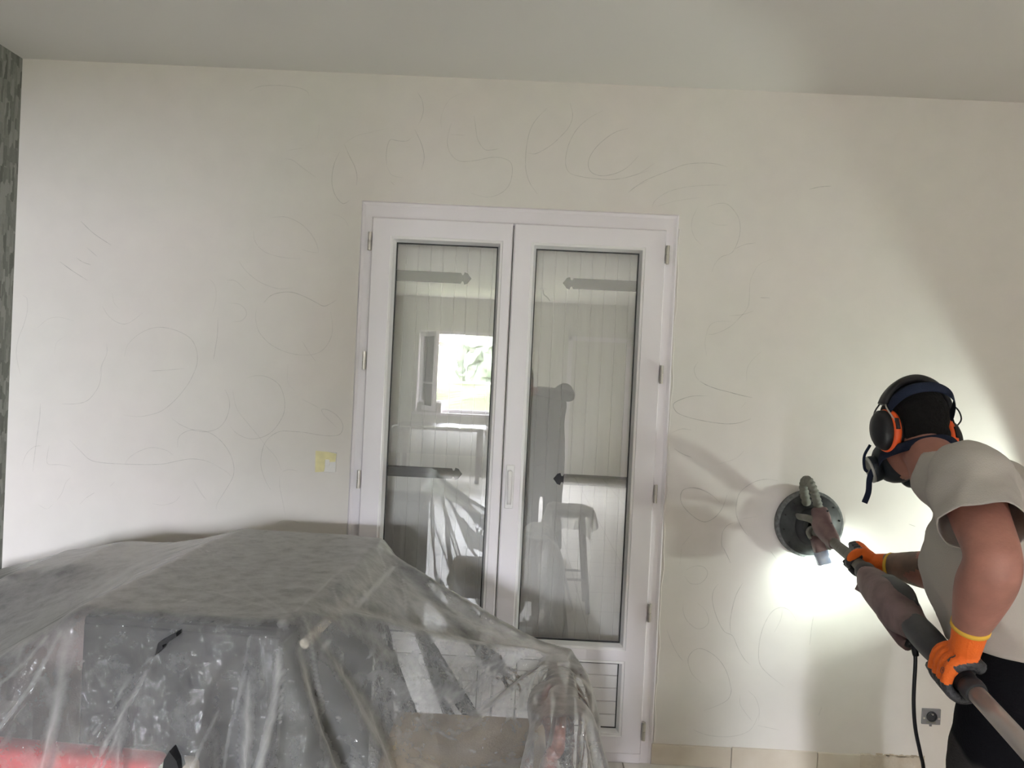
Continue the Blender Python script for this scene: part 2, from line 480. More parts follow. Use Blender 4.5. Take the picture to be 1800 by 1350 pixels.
DX, DZ = .643, 2.25              # door opening half width / height
floor = struct('floor', B(ROOM_L-.3, ROOM_R+.3, ROOM_B-.3, .3, -.12, 0), FLOORM, 'pale tiled floor of the room')
g = bmesh.new()
for i in range(-7, 10): box(g, i*.45+.08-.0025, i*.45+.08+.0025, ROOM_B, 0, -.001, .0012)
for j in range(0, 20): box(g, ROOM_L, ROOM_R, -j*.45-.14-.0025, -j*.45-.14+.0025, -.001, .0011)
go = struct('grout_lines', g, GROUT, parent=floor)
struct('ceiling', B(ROOM_L-.3, ROOM_R+.3, ROOM_B-.3, .3, CEIL, CEIL+.15), CEILM, 'off-white painted ceiling')
b = bmesh.new()
box(b, ROOM_L-.3, -DX, 0, .3, 0, CEIL); box(b, DX, ROOM_R+.3, 0, .3, 0, CEIL); box(b, -DX, DX, 0, .3, DZ, CEIL)
wall_back = struct('wall_back', b, WALL, 'off-white plaster wall scribbled with pencil loops')
b = B(ROOM_L-.3, ROOM_L, ROOM_B, 0, 0, CEIL)
struct('wall_left', b, PAPER, 'side wall with mottled grey-green wallpaper')
struct('wall_right', B(ROOM_R, ROOM_R+.3, ROOM_B, 0, 0, CEIL), WALL, 'plain pale side wall behind the worker')
b = bmesh.new(); x0, x1, z0, z1 = REAR_WIN
box(b, ROOM_L-.3, x0, ROOM_B-.3, ROOM_B, 0, CEIL); box(b, x1, ROOM_R+.3, ROOM_B-.3, ROOM_B, 0, CEIL)
box(b, x0, x1, ROOM_B-.3, ROOM_B, 0, z0); box(b, x0, x1, ROOM_B-.3, ROOM_B, z1, CEIL)
struct('wall_rear', b, PAPER2, 'grey-beige papered wall mirrored in the door glass')

# rear window: frame, one casement swung open into the room
x0, x1, z0, z1 = REAR_WIN
t = thing('window_1', 'white framed window with an open casement mirrored in the door glass', None, ((x0+x1)/2, ROOM_B-.05, z0), kind='structure')
b = bmesh.new()
box(b, x0, x0+.05, ROOM_B-.10, ROOM_B-.02, z0, z1); box(b, x1-.05, x1, ROOM_B-.10, ROOM_B-.02, z0, z1)
box(b, x0, x1, ROOM_B-.10, ROOM_B-.02, z0, z0+.05); box(b, x0, x1, ROOM_B-.10, ROOM_B-.02, z1-.05, z1)
obj('window_frame', b, PVC, t)
obj('window_sill', B(x0-.06, x1+.06, ROOM_B-.01, ROOM_B+.16, z0-.04, z0, bev=.006), PVC, t)
mc = Matrix.Translation((x0+.05, ROOM_B-.0, 0)) @ Matrix.Rotation(math.radians(62), 4, 'Z')
cw = .66; b = bmesh.new()
for q in ((0, .07, z0+.04, z1-.04), (cw-.07, cw, z0+.04, z1-.04)): box(b, q[0], q[1], -.03, .02, q[2], q[3], mtx=mc)
for q in ((z0+.04, z0+.11), (z1-.11, z1-.04), ((z0+z1)/2-.2, (z0+z1)/2-.17)): box(b, .07, cw-.07, -.03, .02, q[0], q[1], mtx=mc)
sash = obj('casement', b, PVC, t)
obj('window_pane', B(.065, cw-.065, -.008, -.002, z0+.1, z1-.1, mtx=mc), WGLASS, sash)

# rear interior door
pa, pb = refl(1000, 590, ROOM_B), refl(1120, 590, ROOM_B)
dx0, dx1 = pa.x, pa.x+1.0
t = thing('door_2', 'pale flush interior door in white casing mirrored in the door glass', None, ((dx0+dx1)/2, ROOM_B, 0), kind='structure')
b = bmesh.new()
box(b, dx0, dx0+.07, ROOM_B-.01, ROOM_B+.03, 0, 2.25); box(b, dx1-.07, dx1, ROOM_B-.01, ROOM_B+.03, 0, 2.25); box(b, dx0, dx1, ROOM_B-.01, ROOM_B+.03, 2.18, 2.25)
obj('door_casing', b, PVC, t)
leaf = obj('door_leaf', B(dx0+.07, dx1-.07, ROOM_B-.01, ROOM_B+.018, .01, 2.18), mat('pale_door_paint', (.66, .65, .58), .5), t)
obj('door_handle', tube(T([(dx0+.13, ROOM_B+.018, 1.05), (dx0+.13, ROOM_B+.06, 1.05)], .009), [(dx0+.13, ROOM_B+.06, 1.05), (dx0+.25, ROOM_B+.06, 1.05)], .009), BRUSHED, leaf)

# ------------------------------------------------------------------ pencil loops on the wall
MARKS = [
 (20,360,4.5,[[.6,(550,130),(650,225),(790,320)],[.35,(600,340),(680,410)],[.45,(515,420),(570,455),(630,475)],[.6,(385,450),(480,520),(605,600)],
  [.3,(90,715),(125,745),(125,850),(95,960),(60,1050),(40,1150),(50,1250),(75,1350)],[.2,(200,980),(290,905),(380,890),(500,920)],[.15,(340,1180),(360,1090),(430,1040)],
  [.35,(755,1100),(755,1180),(715,1270),(700,1350)],[.3,(720,800),(770,880),(850,935),(930,935),(1040,855)],[.15,(800,700),(810,770),(850,820)],
  [.38,(895,1200),(920,1110),(1000,1030),(1100,980),(1200,970),(1320,1000),(1420,1060),(1465,1150),(1470,1250),(1440,1340),(1390,1430),(1300,1540),(1190,1630),(1080,1665),(1000,1675),(890,1665)],
  [.35,(1090,1315),(1200,1310),(1370,1295)],[.4,(1635,890),(1630,1030),(1610,1160),(1600,1220)],[.2,(1560,580),(1610,640),(1620,740),(1590,860)]]),
 (20,640,4.5,[[.4,(720,0),(700,150),(650,240),(590,295),(500,315),(400,315)],[.4,(230,310),(225,420),(205,570),(185,720),(170,850)],[.3,(240,645),(180,655),(120,710),(85,800)],
  [.35,(300,645),(285,720),(290,790),(380,795),(470,810)],[.45,(460,600),(540,680),(620,755),(720,780),(880,790),(1050,795),(1200,790),(1320,765),(1420,750),(1520,760),(1600,790)],
  [.2,(1600,790),(1700,850),(1740,890)],[.3,(900,785),(940,735),(1010,690),(1110,660),(1220,680),(1280,720)],
  [.4,(1315,660),(1320,590),(1360,545),(1440,520),(1560,540),(1650,600),(1720,690),(1755,780),(1760,860),(1740,920),(1680,1020),(1630,1100),(1620,1150)],
  [.4,(1690,200),(1720,270),(1725,350),(1690,450),(1630,510),(1540,535),(1450,525),(1340,480),(1270,430)],[.2,(1450,930),(1510,1030),(1550,1080)],
  [.25,(1120,1105),(1200,1115),(1290,1090),(1340,1040)],[.25,(470,895),(430,940),(400,1020),(360,1080)],[.4,(590,1060),(660,1015)],[.2,(540,1110),(590,1060)],[.2,(780,970),(820,930)],[.2,(210,1110),(280,1145),(330,1110)]]),
 (330,350,4.655,[[.35,(690,150),(790,145),(880,175),(960,230),(1020,300),(1060,380),(1070,440)],[.25,(540,260),(545,330),(590,400),(670,450),(800,480),(930,490)],[.25,(930,410),(1000,432),(1070,440)],
  [.3,(420,510),(470,580),(560,660),(660,710),(760,735),(860,725)],[.55,(620,850),(680,790),(760,765),(850,762),(950,795),(1040,840),(1110,875),(1160,860),(1220,825)],
  [.3,(570,880),(555,960),(570,1050),(600,1110),(680,1190),(800,1250),(920,1275),(1030,1270),(1110,1230),(1170,1140),(1185,1040),(1170,920)],[.25,(935,1160),(990,1250),(1050,1330)],
  [.3,(320,665),(380,665),(430,700),(475,745)],[.3,(330,850),(420,860),(470,900),(480,950),(440,995),(370,1005)],[.15,(1180,120),(1270,155),(1320,230)]]),
 (330,640,4.655,[[.4,(480,115),(560,95),(650,105),(740,160),(780,240),(795,330),(780,420),(720,520),(650,580),(560,610),(480,605),(400,565),(350,510)],[.25,(370,220),(400,360),(480,470),(580,590),(640,670),(720,760),(770,870)],
  [.42,(680,1030),(640,960),(605,860),(600,770),(625,660),(680,590),(760,550),(850,550),(960,560),(1080,580),(1180,587),(1250,570),(1270,500),(1230,430),(1160,380),(1100,370),(1110,410),(1170,470),(1220,520)],
  [.25,(930,285),(1010,325),(1080,360)],[.3,(775,880),(830,862),(900,875)],[.25,(750,920),(755,1010),(775,1110),(800,1240)],[.4,(720,1310),(780,1280),(850,1280),(920,1300)],[.2,(40,940),(90,1030),(140,1100)],[.15,(820,0),(820,150),(880,220)]]),
 (360,110,4.5,[[.35,(350,230),(430,190),(560,180),(680,190),(760,205),(810,230),(825,265)],[.15,(900,480),(905,520),(890,600)],[.2,(660,695),(780,675)],[.3,(640,760),(700,775),(770,830),(880,910)],
  [.45,(1065,710),(1025,800),(1005,920),(1020,1020),(1060,1090),(1100,1115),(1150,1090)],[.5,(1105,650),(1145,740),(1185,820),(1205,900),(1200,970)],[.2,(1105,640),(1200,580),(1300,555),(1450,520)],
  [.35,(1680,235),(1715,290),(1730,370),(1715,440),(1690,490)],[.5,(1660,530),(1700,610),(1725,680),(1735,760),(1715,850)],[.4,(1440,810),(1435,740),(1445,660),(1470,610),(1530,620),(1600,620),(1640,590)],[.2,(1440,820),(1480,890),(1570,912)],[.3,(1470,940),(1500,970)]]),
 (740,130,4.5,[[.4,(420,330),(435,440),(450,520),(500,595),(560,602),(620,590)],[.38,(240,390),(215,480),(210,560),(240,640),(310,690),(430,685),(560,660),(660,670),(715,710),(720,800),(690,890),(620,950),(520,975),(400,945)],
  [.2,(220,480),(350,485)],[.15,(165,440),(160,340),(220,210),(330,150)],[.42,(1180,230),(1200,330),(1170,420),(1100,500),(1020,570),(910,630),(840,625)],[.42,(1000,270),(920,350),(870,430),(840,540),(828,660),(830,760),(860,860),(920,950)],
  [.42,(1440,290),(1330,350),(1240,430),(1180,530),(1150,630),(1145,720),(1180,785),(1280,815),(1400,830),(1520,835),(1640,815),(1800,765)],[.5,(1640,430),(1540,460),(1450,520),(1370,600),(1325,690),(1340,770),(1420,805),(1530,790),(1630,740),(1720,650)],[.3,(1640,940),(1700,890),(1800,845)]]),
 (1100,240,4.5,[[.25,(0,325),(110,290),(230,210)],[.45,(20,440),(150,350),(330,275),(460,225),(580,210),(700,215),(800,240)],[.3,(210,560),(230,510),(330,440),(480,400),(650,385),(800,385)],[.2,(240,555),(400,510),(600,480)],
  [.4,(640,560),(730,530),(800,535),(860,590),(900,670),(900,780),(860,890),(820,930),(760,950),(710,1000),(680,1070)],[.25,(570,560),(530,640),(520,720),(545,800),(600,860)],[.25,(670,680),(730,700),(810,700)],[.4,(860,890),(940,855),(1025,842)],
  [.6,(1450,418),(1540,398),(1625,392)],[.2,(1170,965),(1060,1010),(1010,1080),(980,1170),(975,1340)],[.3,(1060,1275),(1140,1275)]]),
 (1120,500,6.0,[[.35,(1185,30),(1180,180),(1150,270),(1080,350),(1000,430),(900,490),(800,525),(730,525)],[.35,(1230,280),(1100,320),(970,330)],[.25,(980,390),(860,390),(780,420),(740,490),(715,620),(735,760)],
  [.3,(640,820),(600,890),(620,970),(660,1020)],[.8,(660,1020),(740,1065),(850,1105),(950,1130),(1080,1165),(1215,1195)],[.25,(1310,710),(1220,790),(1160,890),(1155,1030)],[.3,(1290,140),(1400,145)],[.2,(1150,1240),(1090,1310)]]),
 (1100,690,5.0,[[.7,(720,30),(600,30),(500,55),(420,100),(440,165),(510,205),(640,240),(780,265),(900,275),(1000,265),(1100,230)],[.35,(580,330),(490,320),(400,355)],[.6,(425,490),(490,535),(580,572)],[.25,(800,630),(900,605),(980,570),(1040,510)],
  [.6,(830,970),(740,890),(640,845),(560,838),(500,860),(480,920),(500,990),(560,1060),(640,1120),(710,1135),(790,1090),(850,1010),(890,900)],[.5,(1340,775),(1230,762),(1120,790),(1010,870),(975,960),(970,1060),(1000,1150),(1050,1230),(1080,1260)],
  [.45,(960,1140),(890,1170),(850,1230),(840,1320),(850,1380)],[.2,(1020,1110),(1150,1090)],[.2,(580,1240),(490,1350)]]),
 (1130,960,4.5,[[.6,(630,0),(660,60),(695,135)],[.5,(1010,40),(1060,105)],[.15,(310,0),(290,150)],[.4,(340,190),(400,160),(470,160),(510,200),(500,250),(460,290),(420,300),(370,290),(330,240)],[.35,(430,450),(480,490),(510,540),(520,600),(480,645),(420,650),(350,590),(320,520),(320,460)],
  [.5,(595,300),(560,350),(550,430),(580,550),(640,670),(710,710),(750,800),(800,890),(850,940)],[.5,(790,290),(740,380),(710,480),(690,600),(695,690)],[.35,(190,660),(230,770),(280,860),(320,910)],
  [.5,(460,1080),(390,1010),(358,920),(370,860),(420,815),(480,815),(560,860),(620,920),(665,1000),(690,1090),(698,1150),(670,1215),(590,1260),(480,1300)],[.45,(1215,590),(1160,510),(1090,485),(1020,520),(960,620),(925,740),(915,860),(930,940),(990,1010),(1120,1115)],
  [.3,(1105,490),(1090,580),(1040,680)],[.4,(1350,550),(1335,640),(1320,780)],[.35,(830,1140),(890,1200),(920,1290),(915,1380)],[.3,(770,1180),(770,1250),(820,1330),(870,1390)],[.3,(1415,1270),(1390,1340)]]),
 (1080,1180,3.103,[[.35,(430,320),(520,350),(640,355),(740,320),(790,230)],[.3,(780,295),(900,320)]]),
 (1560,760,3.65,[[.7,(135,588),(180,604)]]),
]


def pencil_marks():
    vs, fs, pr = [], [], []
    for ox, oy, s, strokes in MARKS:
        for st in strokes:
            q = crom([(ox+p[0]/s, oy+p[1]/s) for p in st[1:]], 5)
            pts = [at(p[0], p[1], 0) for p in q]
            n = len(pts); base = len(vs)
            for i, p in enumerate(pts):
                t = (pts[min(i+1, n-1)]-pts[max(i-1, 0)]); t = t.normalized() if t.length > 1e-9 else V((1, 0, 0))
                nn = V((-t.z, 0, t.x))*.00115
                e = min(1., .35+4*min(i, n-1-i)/n)
                for sg in (1, -1):
                    c = p+nn*sg; vs.append((c.x, -.0007, c.z)); pr.append(st[0]*.55*e)
            for i in range(n-1):
                a = base+2*i; fs.append((a, a+1, a+3, a+2))
    me = bpy.data.meshes.new('pencil_marks'); me.from_pydata(vs, [], fs)
    at_ = me.attributes.new('pressure', 'FLOAT', 'POINT'); at_.data.foreach_set('value', pr)
    o = obj('pencil_marks', me, PENCIL, wall_back); o['kind'] = 'stuff'
    o['label'] = 'thin grey pencil scribbles looping over the wall'


pencil_marks()

# ------------------------------------------------------------------ glazed double door and its shutters
def ring(bm, o, yo, i, yi):
    """mitred frame between outer rect o and inner rect i = (x0,x1,z0,z1)"""
    def c(r, y): return [bm.verts.new((r[0], y, r[2])), bm.verts.new((r[1], y, r[2])), bm.verts.new((r[1], y, r[3])), bm.verts.new((r[0], y, r[3]))]
    a, b_ = c(o, yo), c(i, yi)
    for k in range(4): bm.faces.new((a[k], a[(k+1) % 4], b_[(k+1) % 4], b_[k]))


def frame_bm(o, i, y0, y1):
    bm = bmesh.new()
    ring(bm, o, y0, i, y0); ring(bm, i, y0, i, y1); ring(bm, i, y1, o, y1); ring(bm, o, y1, o, y0)
    bmesh.ops.remove_doubles(bm, verts=bm.verts, dist=1e-5)
    return bm


door = thing('door_1', 'white double glazed door with two tall panes, closed shutters behind', None, (0, 0, 0), kind='structure')
b = bmesh.new()
box(b, -DX, -.592, -.003, .07, 0, DZ); box(b, .592, DX, -.003, .07, 0, DZ)
box(b, -.592, .592, -.003, .07, 2.182, DZ); box(b, -.60, .60, -.012, .07, 0, .05, bev=.003)
ring(b, (-DX-.008, DX+.008, -.02, DZ+.008), -.0002, (-DX-.001, DX+.001, -.02, DZ+.001), -.009); ring(b, (-DX-.001, DX+.001, -.02, DZ+.001), -.009, (-DX+.010, DX-.010, -.02, DZ-.010), -.0031)
obj('door_frame', b, PVC, door)
ZT, ZB, XM = 2.189, .043, -.022
for sx0, sx1, gx0, gx1 in ((-.60, XM-.0025, -.501, -.083), (XM+.0025, .60, .074, .497)):
    gz0, gz1 = .487, 2.094; pz0, pz1 = .134, .403
    yf = -.026
    b = bmesh.new()      # stiles and rails
    bw = .021            # bead width
    ce = .005
    ring(b, (sx0, sx1, ZB, ZT), yf+.006, (sx0+ce, sx1-ce, ZB+ce, ZT-ce), yf); ring(b, (sx0, sx1, ZB, ZT), yf+.006, (sx0, sx1, ZB, ZT), .05)
    box(b, sx0+ce, gx0-bw, yf, .05, ZB+ce, ZT-ce); box(b, gx1+bw, sx1-ce, yf, .05, ZB+ce, ZT-ce)
    box(b, gx0-bw, gx1+bw, yf, .05, gz1+bw, ZT-ce); box(b, gx0-bw, gx1+bw, yf, .05, pz1+bw, gz0-bw); box(b, gx0-bw, gx1+bw, yf, .05, ZB+ce, pz0-bw)
    sash = obj('door_sash', b, PVC, door)
    for (a0, a1, c0, c1) in ((gx0, gx1, gz0, gz1), (gx0, gx1, pz0, pz1)):
        b = bmesh.new()
        o_, m_, i_ = (a0-bw, a1+bw, c0-bw, c1+bw), (a0-bw*.45, a1+bw*.45, c0-bw*.45, c1+bw*.45), (a0, a1, c0, c1)
        ring(b, o_, yf+.001, (o_[0]+.003, o_[1]-.003, o_[2]+.003, o_[3]-.003), yf+.004)
        ring(b, (o_[0]+.003, o_[1]-.003, o_[2]+.003, o_[3]-.003), yf+.004, m_, yf+.003)
        ring(b, m_, yf+.003, i_, .004); ring(b, i_, .004, i_, .03)
        bmesh.ops.remove_doubles(b, verts=b.verts, dist=1e-6)
        obj('glazing_bead', b, PVCM, sash)
    gk = frame_bm((gx0-.001, gx1+.001, gz0-.001, gz1+.001), (gx0+.0045, gx1-.0045, gz0+.0045, gz1-.0045), .005, .012)
    obj('gasket', gk, GASKET, sash)
    obj('glass_pane', B(gx0-.002, gx1+.002, .010, .014, gz0-.002, gz1+.002), GLASS, sash)
    gk = frame_bm((gx0-.001, gx1+.001, pz0-.001, pz1+.001), (gx0+.004, gx1-.004, pz0+.004, pz1-.004), .005, .012)
    obj('gasket', gk, GASKET, sash)
    nb = 5; hb = (pz1-pz0)/nb
    for k in range(nb):
        obj('panel_board', B(gx0, gx1, .008, .022, pz0+k*hb+.0008, pz0+(k+1)*hb-.0008, bev=.003, seg=1), PVCM, sash)
# hinges
HZ = [2.0878-.4861*i for i in range(5)]
for sx in (-1, 1):
    for z in HZ:
        x = sx*.606
        b = bmesh.new()
        tube(b, [(x, -.030, z-.037), (x, -.030, z-.0015)], .0075, 12); tube(b, [(x, -.030, z+.0015), (x, -.030, z+.037)], .0075, 12)
        box(b, x-.003, x+.003, -.030, -.002, z-.03, z+.03)
        tube(b, [(x, -.030, z-.002), (x, -.030, z+.002)], .004, 8)
        obj('hinge', b, BRUSHED, door, smooth=False)
# flush lever handle on the middle stile
b = bmesh.new(); box(b, -.007, .029, -.031, -.024, 1.025, 1.205, bev=.005, seg=3)
hd = obj('handle_plate', b, PVCM, door)
obj('handle_lever', T([(.010, -.028, 1.178), (.010, -.040, 1.174), (.011, -.044, 1.12), (.012, -.042, 1.045)], [(.009, .005), (.010, .006), (.0095, .006), (.008, .005)], 12, ref=(1, 0, 0), n=4), PVCM, hd, True)

# board shutters, closed outside the glass
YS = .135
for sgn, lab in ((-1, 'pale board shutter with black strap hinges behind the pane beside the taped switch'), (1, 'pale board shutter with black strap hinges behind the pane beside the sander')):
    xa, xb = (-DX+.003, -.002) if sgn < 0 else (.002, DX-.003)
    t = thing('shutter', lab, 'shutter', ((xa+xb)/2, YS+.02, 0), group='closed shutters behind the door')
    nb = 12; wb = (xb-xa)/nb
    proto = None
    for k in range(nb):
        bo = obj('board', B(xa+k*wb-.0001, xa+(k+1)*wb+.0001, YS, YS+.026, .002, DZ-.002, bev=.0026, seg=1), SHUT, t)
    for zc in (1.975, 1.135, .33):
        # forged strap with a notched spade end
        hw = .0225; xe = sgn*.196; xo = sgn*(DX-.01)
        dr = -sgn
        prof = [(xo, -hw), (xo, hw), (xe+sgn*.045, hw), (xe+sgn*.040, hw*.55), (xe+sgn*.034, hw*.62), (xe+sgn*.030, hw*1.15), (xe+sgn*.016, hw*.95), (xe+sgn*.010, hw*.55), (xe, 0),
                (xe+sgn*.010, -hw*.55), (xe+sgn*.016, -hw*.95), (xe+sgn*.030, -hw*1.15), (xe+sgn*.034, -hw*.62), (xe+sgn*.040, -hw*.55), (xe+sgn*.045, -hw)]
        obj('strap_hinge', prism(bmesh.new(), [(x, YS-.005, zc+z) for x, z in prof], (0, .006, 0)), IRON, t)

# ------------------------------------------------------------------ skirting tiles, broken end
bb = thing('baseboard_back', 'beige marble skirting tiles, broken off at one end', None, (1.2, -.005, 0), kind='structure')
xs = [.645, .974, 1.327, 1.503]
for k in range(3):
    obj('tile', B(xs[k]+.002, xs[k+1]-.002, -.010, .002, .001, .083+.002*(k % 2), bev=.0015), TILE, bb)
obj('grout_bed', B(.645, 1.503, -.005, .001, 0, .080), GROUT, bb)
b = bmesh.new(); rnd = random.Random(3)
pts = []
n = 26
for i in range(n+1):
    x = 1.503+.262*i/n
    pts.append((x, .084+rnd.uniform(-.006, .006)-(.012 if 9 < i < 13 else 0)))
vb = [[b.verts.new((x, -.0035-rnd.uniform(0, .002), z)), b.verts.new((x, -.0015, z+.004)), b.verts.new((x, -.004, .0))] for x, z in pts]
for i in range(n):
    b.faces.new((vb[i][0], vb[i+1][0], vb[i+1][1], vb[i][1])); b.faces.new((vb[i][2], vb[i+1][2], vb[i+1][0], vb[i][0]))
obj('broken_mortar', b, mat('old_tile_mortar', (.62, .56, .47), .9, c2=(.50, .42, .33), vscale=16, detail=6, bump=.5, bscale=50), bb)
b = bmesh.new()
for i in range(16):
    x = 1.505+.25*rnd.random(); z = .085+rnd.uniform(-.003, .004)
    box(b, x-.006-rnd.random()*.010, x+.006+rnd.random()*.012, -.005, 0, z-.0015, z+.0022)
obj('chipped_edge', b, PLASTER, bb)
# plaster lip along the frame edge
b = bmesh.new()
pp = [(DX+.012+.003*math.sin(z*17)+.002*math.sin(z*41), -.001, z) for z in np.linspace(.09, 2.2, 60)]
tube(b, pp, .0035, 6)
obj('plaster_lip', b, WALL, wall_back)

# ------------------------------------------------------------------ taped light switch
p0, p1 = at(556, 796, 0), at(592, 828, 0)
cx, cz = (p0.x+p1.x)/2, (p0.z+p1.z)/2; h = .041
t = thing('light_switch', 'white light switch half covered with yellow masking tape', 'switch', (cx, 0, cz))
obj('plate', B(cx-h, cx+h, -.010, .002, cz-h, cz+h, bev=.002), WHITEP, t)
obj('rocker', B(cx-.002, cx+.016, -.020, -.008, cz-.014, cz+.012, bev=.002, mtx=None), WHITEP, t)
ts = .0112
poly = [(-h-.003, h+.004), (h*.2, h+.002), (h+.002, h-.004), (h-.002, .004), (.018, .002), (.004, .010), (-.002, -.010), (-.006, -h+.002), (-h-.001, -h-.002)]
obj('masking_tape', prism(bmesh.new(), [(cx+x, -ts, cz+z) for x, z in poly], (0, -.0012, 0)), YTAPE, t)

# ------------------------------------------------------------------ wall socket
p0, p1 = at(1620, 1246, 0), at(1652, 1272, 0)
cx, cz = (p0.x+p1.x)/2, (p0.z+p1.z)/2
t = thing('wall_socket', 'dark grey metal wall socket without its cover plate', 'socket', (cx, 0, cz))
obj('mounting_plate', B(cx-.038, cx+.038, -.006, .003, cz-.032, cz+.032, bev=.002), GREYM, t)
obj('socket_well', D((cx, -.004, cz+.002), (0, -1, 0), [(.021, 0), (.021, .007), (.018, .008), (.016, .003), (0, .0025)], 28), DARKG, t)
obj('earth_pin', T([(cx, -.004, cz+.013), (cx, -.016, cz+.013)], .003, 8), BRUSHED, t)
for sx in (-1, 1): obj('screw', D((cx+sx*.030, -.005, cz-.006), (0, -1, 0), [(.0045, 0), (.004, .003), (0, .003)], 10), BRUSHED, t)
obj('claw', B(cx-.004, cx+.004, -.005, .0, cz-.040, cz-.030), GREYM, t)
obj('label_strip', B(cx-.020, cx+.018, -.0075, -.005, cz-.026, cz-.019), DUSTG, t)

# ------------------------------------------------------------------ things under the dust film
ANG = math.radians(-3.6)
CC = V((-.684, -.93, 0))          # cabinet centre
MCAB = Matrix.Translation(CC) @ Matrix.Rotation(ANG, 4, 'Z')
HW, HD, HT = .246, .443, .972
cab = thing('cabinet', 'charcoal cabinet covered by the crinkled plastic film', 'cabinet', CC)
obj('carcass', B(-HW+.012, HW-.012, -HD+.012, HD-.01, .04, HT-.03, bev=.012, mtx=MCAB), GREENG, cab)
obj('top_panel', B(-HW+.006, HW-.006, -HD+.006, HD-.006, HT-.04, HT, bev=.018, mtx=MCAB, seg=3), DARKC, cab)
for k, (za, zb_) in enumerate(((.06, .50), (.505, .95))):
    dr = obj('door_panel', B(-HW+.014, HW-.014, -HD+.002, -HD+.016, za, zb_, bev=.004, mtx=MCAB), DARKC, cab)
    kb = bmesh.new(); disc(kb, MCAB @ V((HW-.05, -HD+.002, zb_-.1)), (0, -1, 0), [(.006, 0), (.005, .006), (.009, .010), (.008, .013), (0, .014)], 14)
    obj('knob', kb, BLACKP, dr)
obj('side_rail', T([MCAB @ V((HW+.010, -HD+.10, .905)), MCAB @ V((HW+.010, HD-.03, .905))], .012, 12), PALEW, cab)
obj('plinth', B(-HW+.03, HW-.03, -HD+.05, HD-.03, 0, .04, mtx=MCAB), DARKC, cab)

# rose armchair further into the corner
ARM = V((-1.52, -.62, 0))
ac = thing('armchair', 'old rose armchair under the film in the corner', 'armchair', ARM)
b = prism(bmesh.new(), [(x, -.72, z) for x, z in ((-1.56, .30), (-1.56, .80), (-1.48, .845), (-1.16, .895), (-1.12, .86), (-1.12, .30))], (0, .34, 0))
bmesh.ops.bevel(b, geom=b.edges[:], offset=.018, segments=3, profile=.5, affect='EDGES')
obj('backrest', b, PINKF, ac, True)
obj('seat', B(-1.98, -1.46, -.92, -.36, .20, .46, bev=.05, seg=4), PINKF, ac, True)
obj('armrest', B(-1.98, -1.50, -1.00, -.88, .20, .70, bev=.05, seg=4), PINKF, ac, True)
obj('armrest', B(-1.98, -1.50, -.46, -.34, .20, .715, bev=.05, seg=4), PINKF, ac, True)
for x in (-1.93, -1.50):
    for y in (-.95, -.40): obj('leg', T([(x, y, 0), (x, y, .21)], [.016, .024], 10), REDWOOD, ac)

# beige upholstered chair, back to the sander side
CHX, CHY = -.03, -.98
ch = thing('dining_chair', 'red-brown wooden chair with a beige seat showing through the film', 'chair', (CHX, CHY, 0))
obj('seat', B(-.30, .16, CHY-.22, CHY+.22, .45, .52, bev=.028, seg=4), BEIGE, ch, True)
for y in (CHY-.20, CHY+.20):
    obj('leg', T([(.195, y, 0), (.165, y, .45), (.155, y, .60), (.172, y, .63), (.178, y, .69)], [.017, .019, .019, .018, .014], 10, n=4), REDWOOD, ch, True)
    obj('leg', T([(-.27, y, 0), (-.27, y, .46)], [.014, .020], 10), REDWOOD, ch, True)
obj('crest_rail', T([(.176, CHY-.22, .655), (.192, CHY, .665), (.176, CHY+.22, .655)], [(.036, .014)]*3, 14, ref=(0, 0, 1), n=6), REDWOOD, ch, True)
obj('back_splat', T([(.165, CHY, .50), (.188, CHY, .66)], [(.07, .008)]*2, 12, ref=(0, 1, 0)), REDWOOD, ch, True)
for y in (CHY-.20, CHY+.20): obj('seat_rail', B(-.27, .16, y-.012, y+.012, .40, .46, bev=.004), REDWOOD, ch)
obj('stretcher', B(-.27, .17, CHY-.01, CHY+.01, .20, .225, bev=.004), REDWOOD, ch)

# red case with a pale end standing against the cabinet front
MR = MCAB @ Matrix.Translation((0, -HD-.05, 0))
rc = thing('tool_case', 'red case with a pale end behind the film at the cabinet front', 'case', MR @ V((-.25, 0, 0)))
obj('shell', B(-.72, .0, -.04, .035, .012, .69, bev=.02, mtx=MR, seg=3), RED, rc, True)
obj('end_piece', B(.0, .075, -.037, .032, .012, .686, bev=.018, mtx=MR, seg=3), CREAM, rc, True)
for x in (-.6, 0.): obj('foot', B(x-.03, x+.03, -.03, .025, 0, .016, bev=.004, mtx=MR), BLACKP, rc)


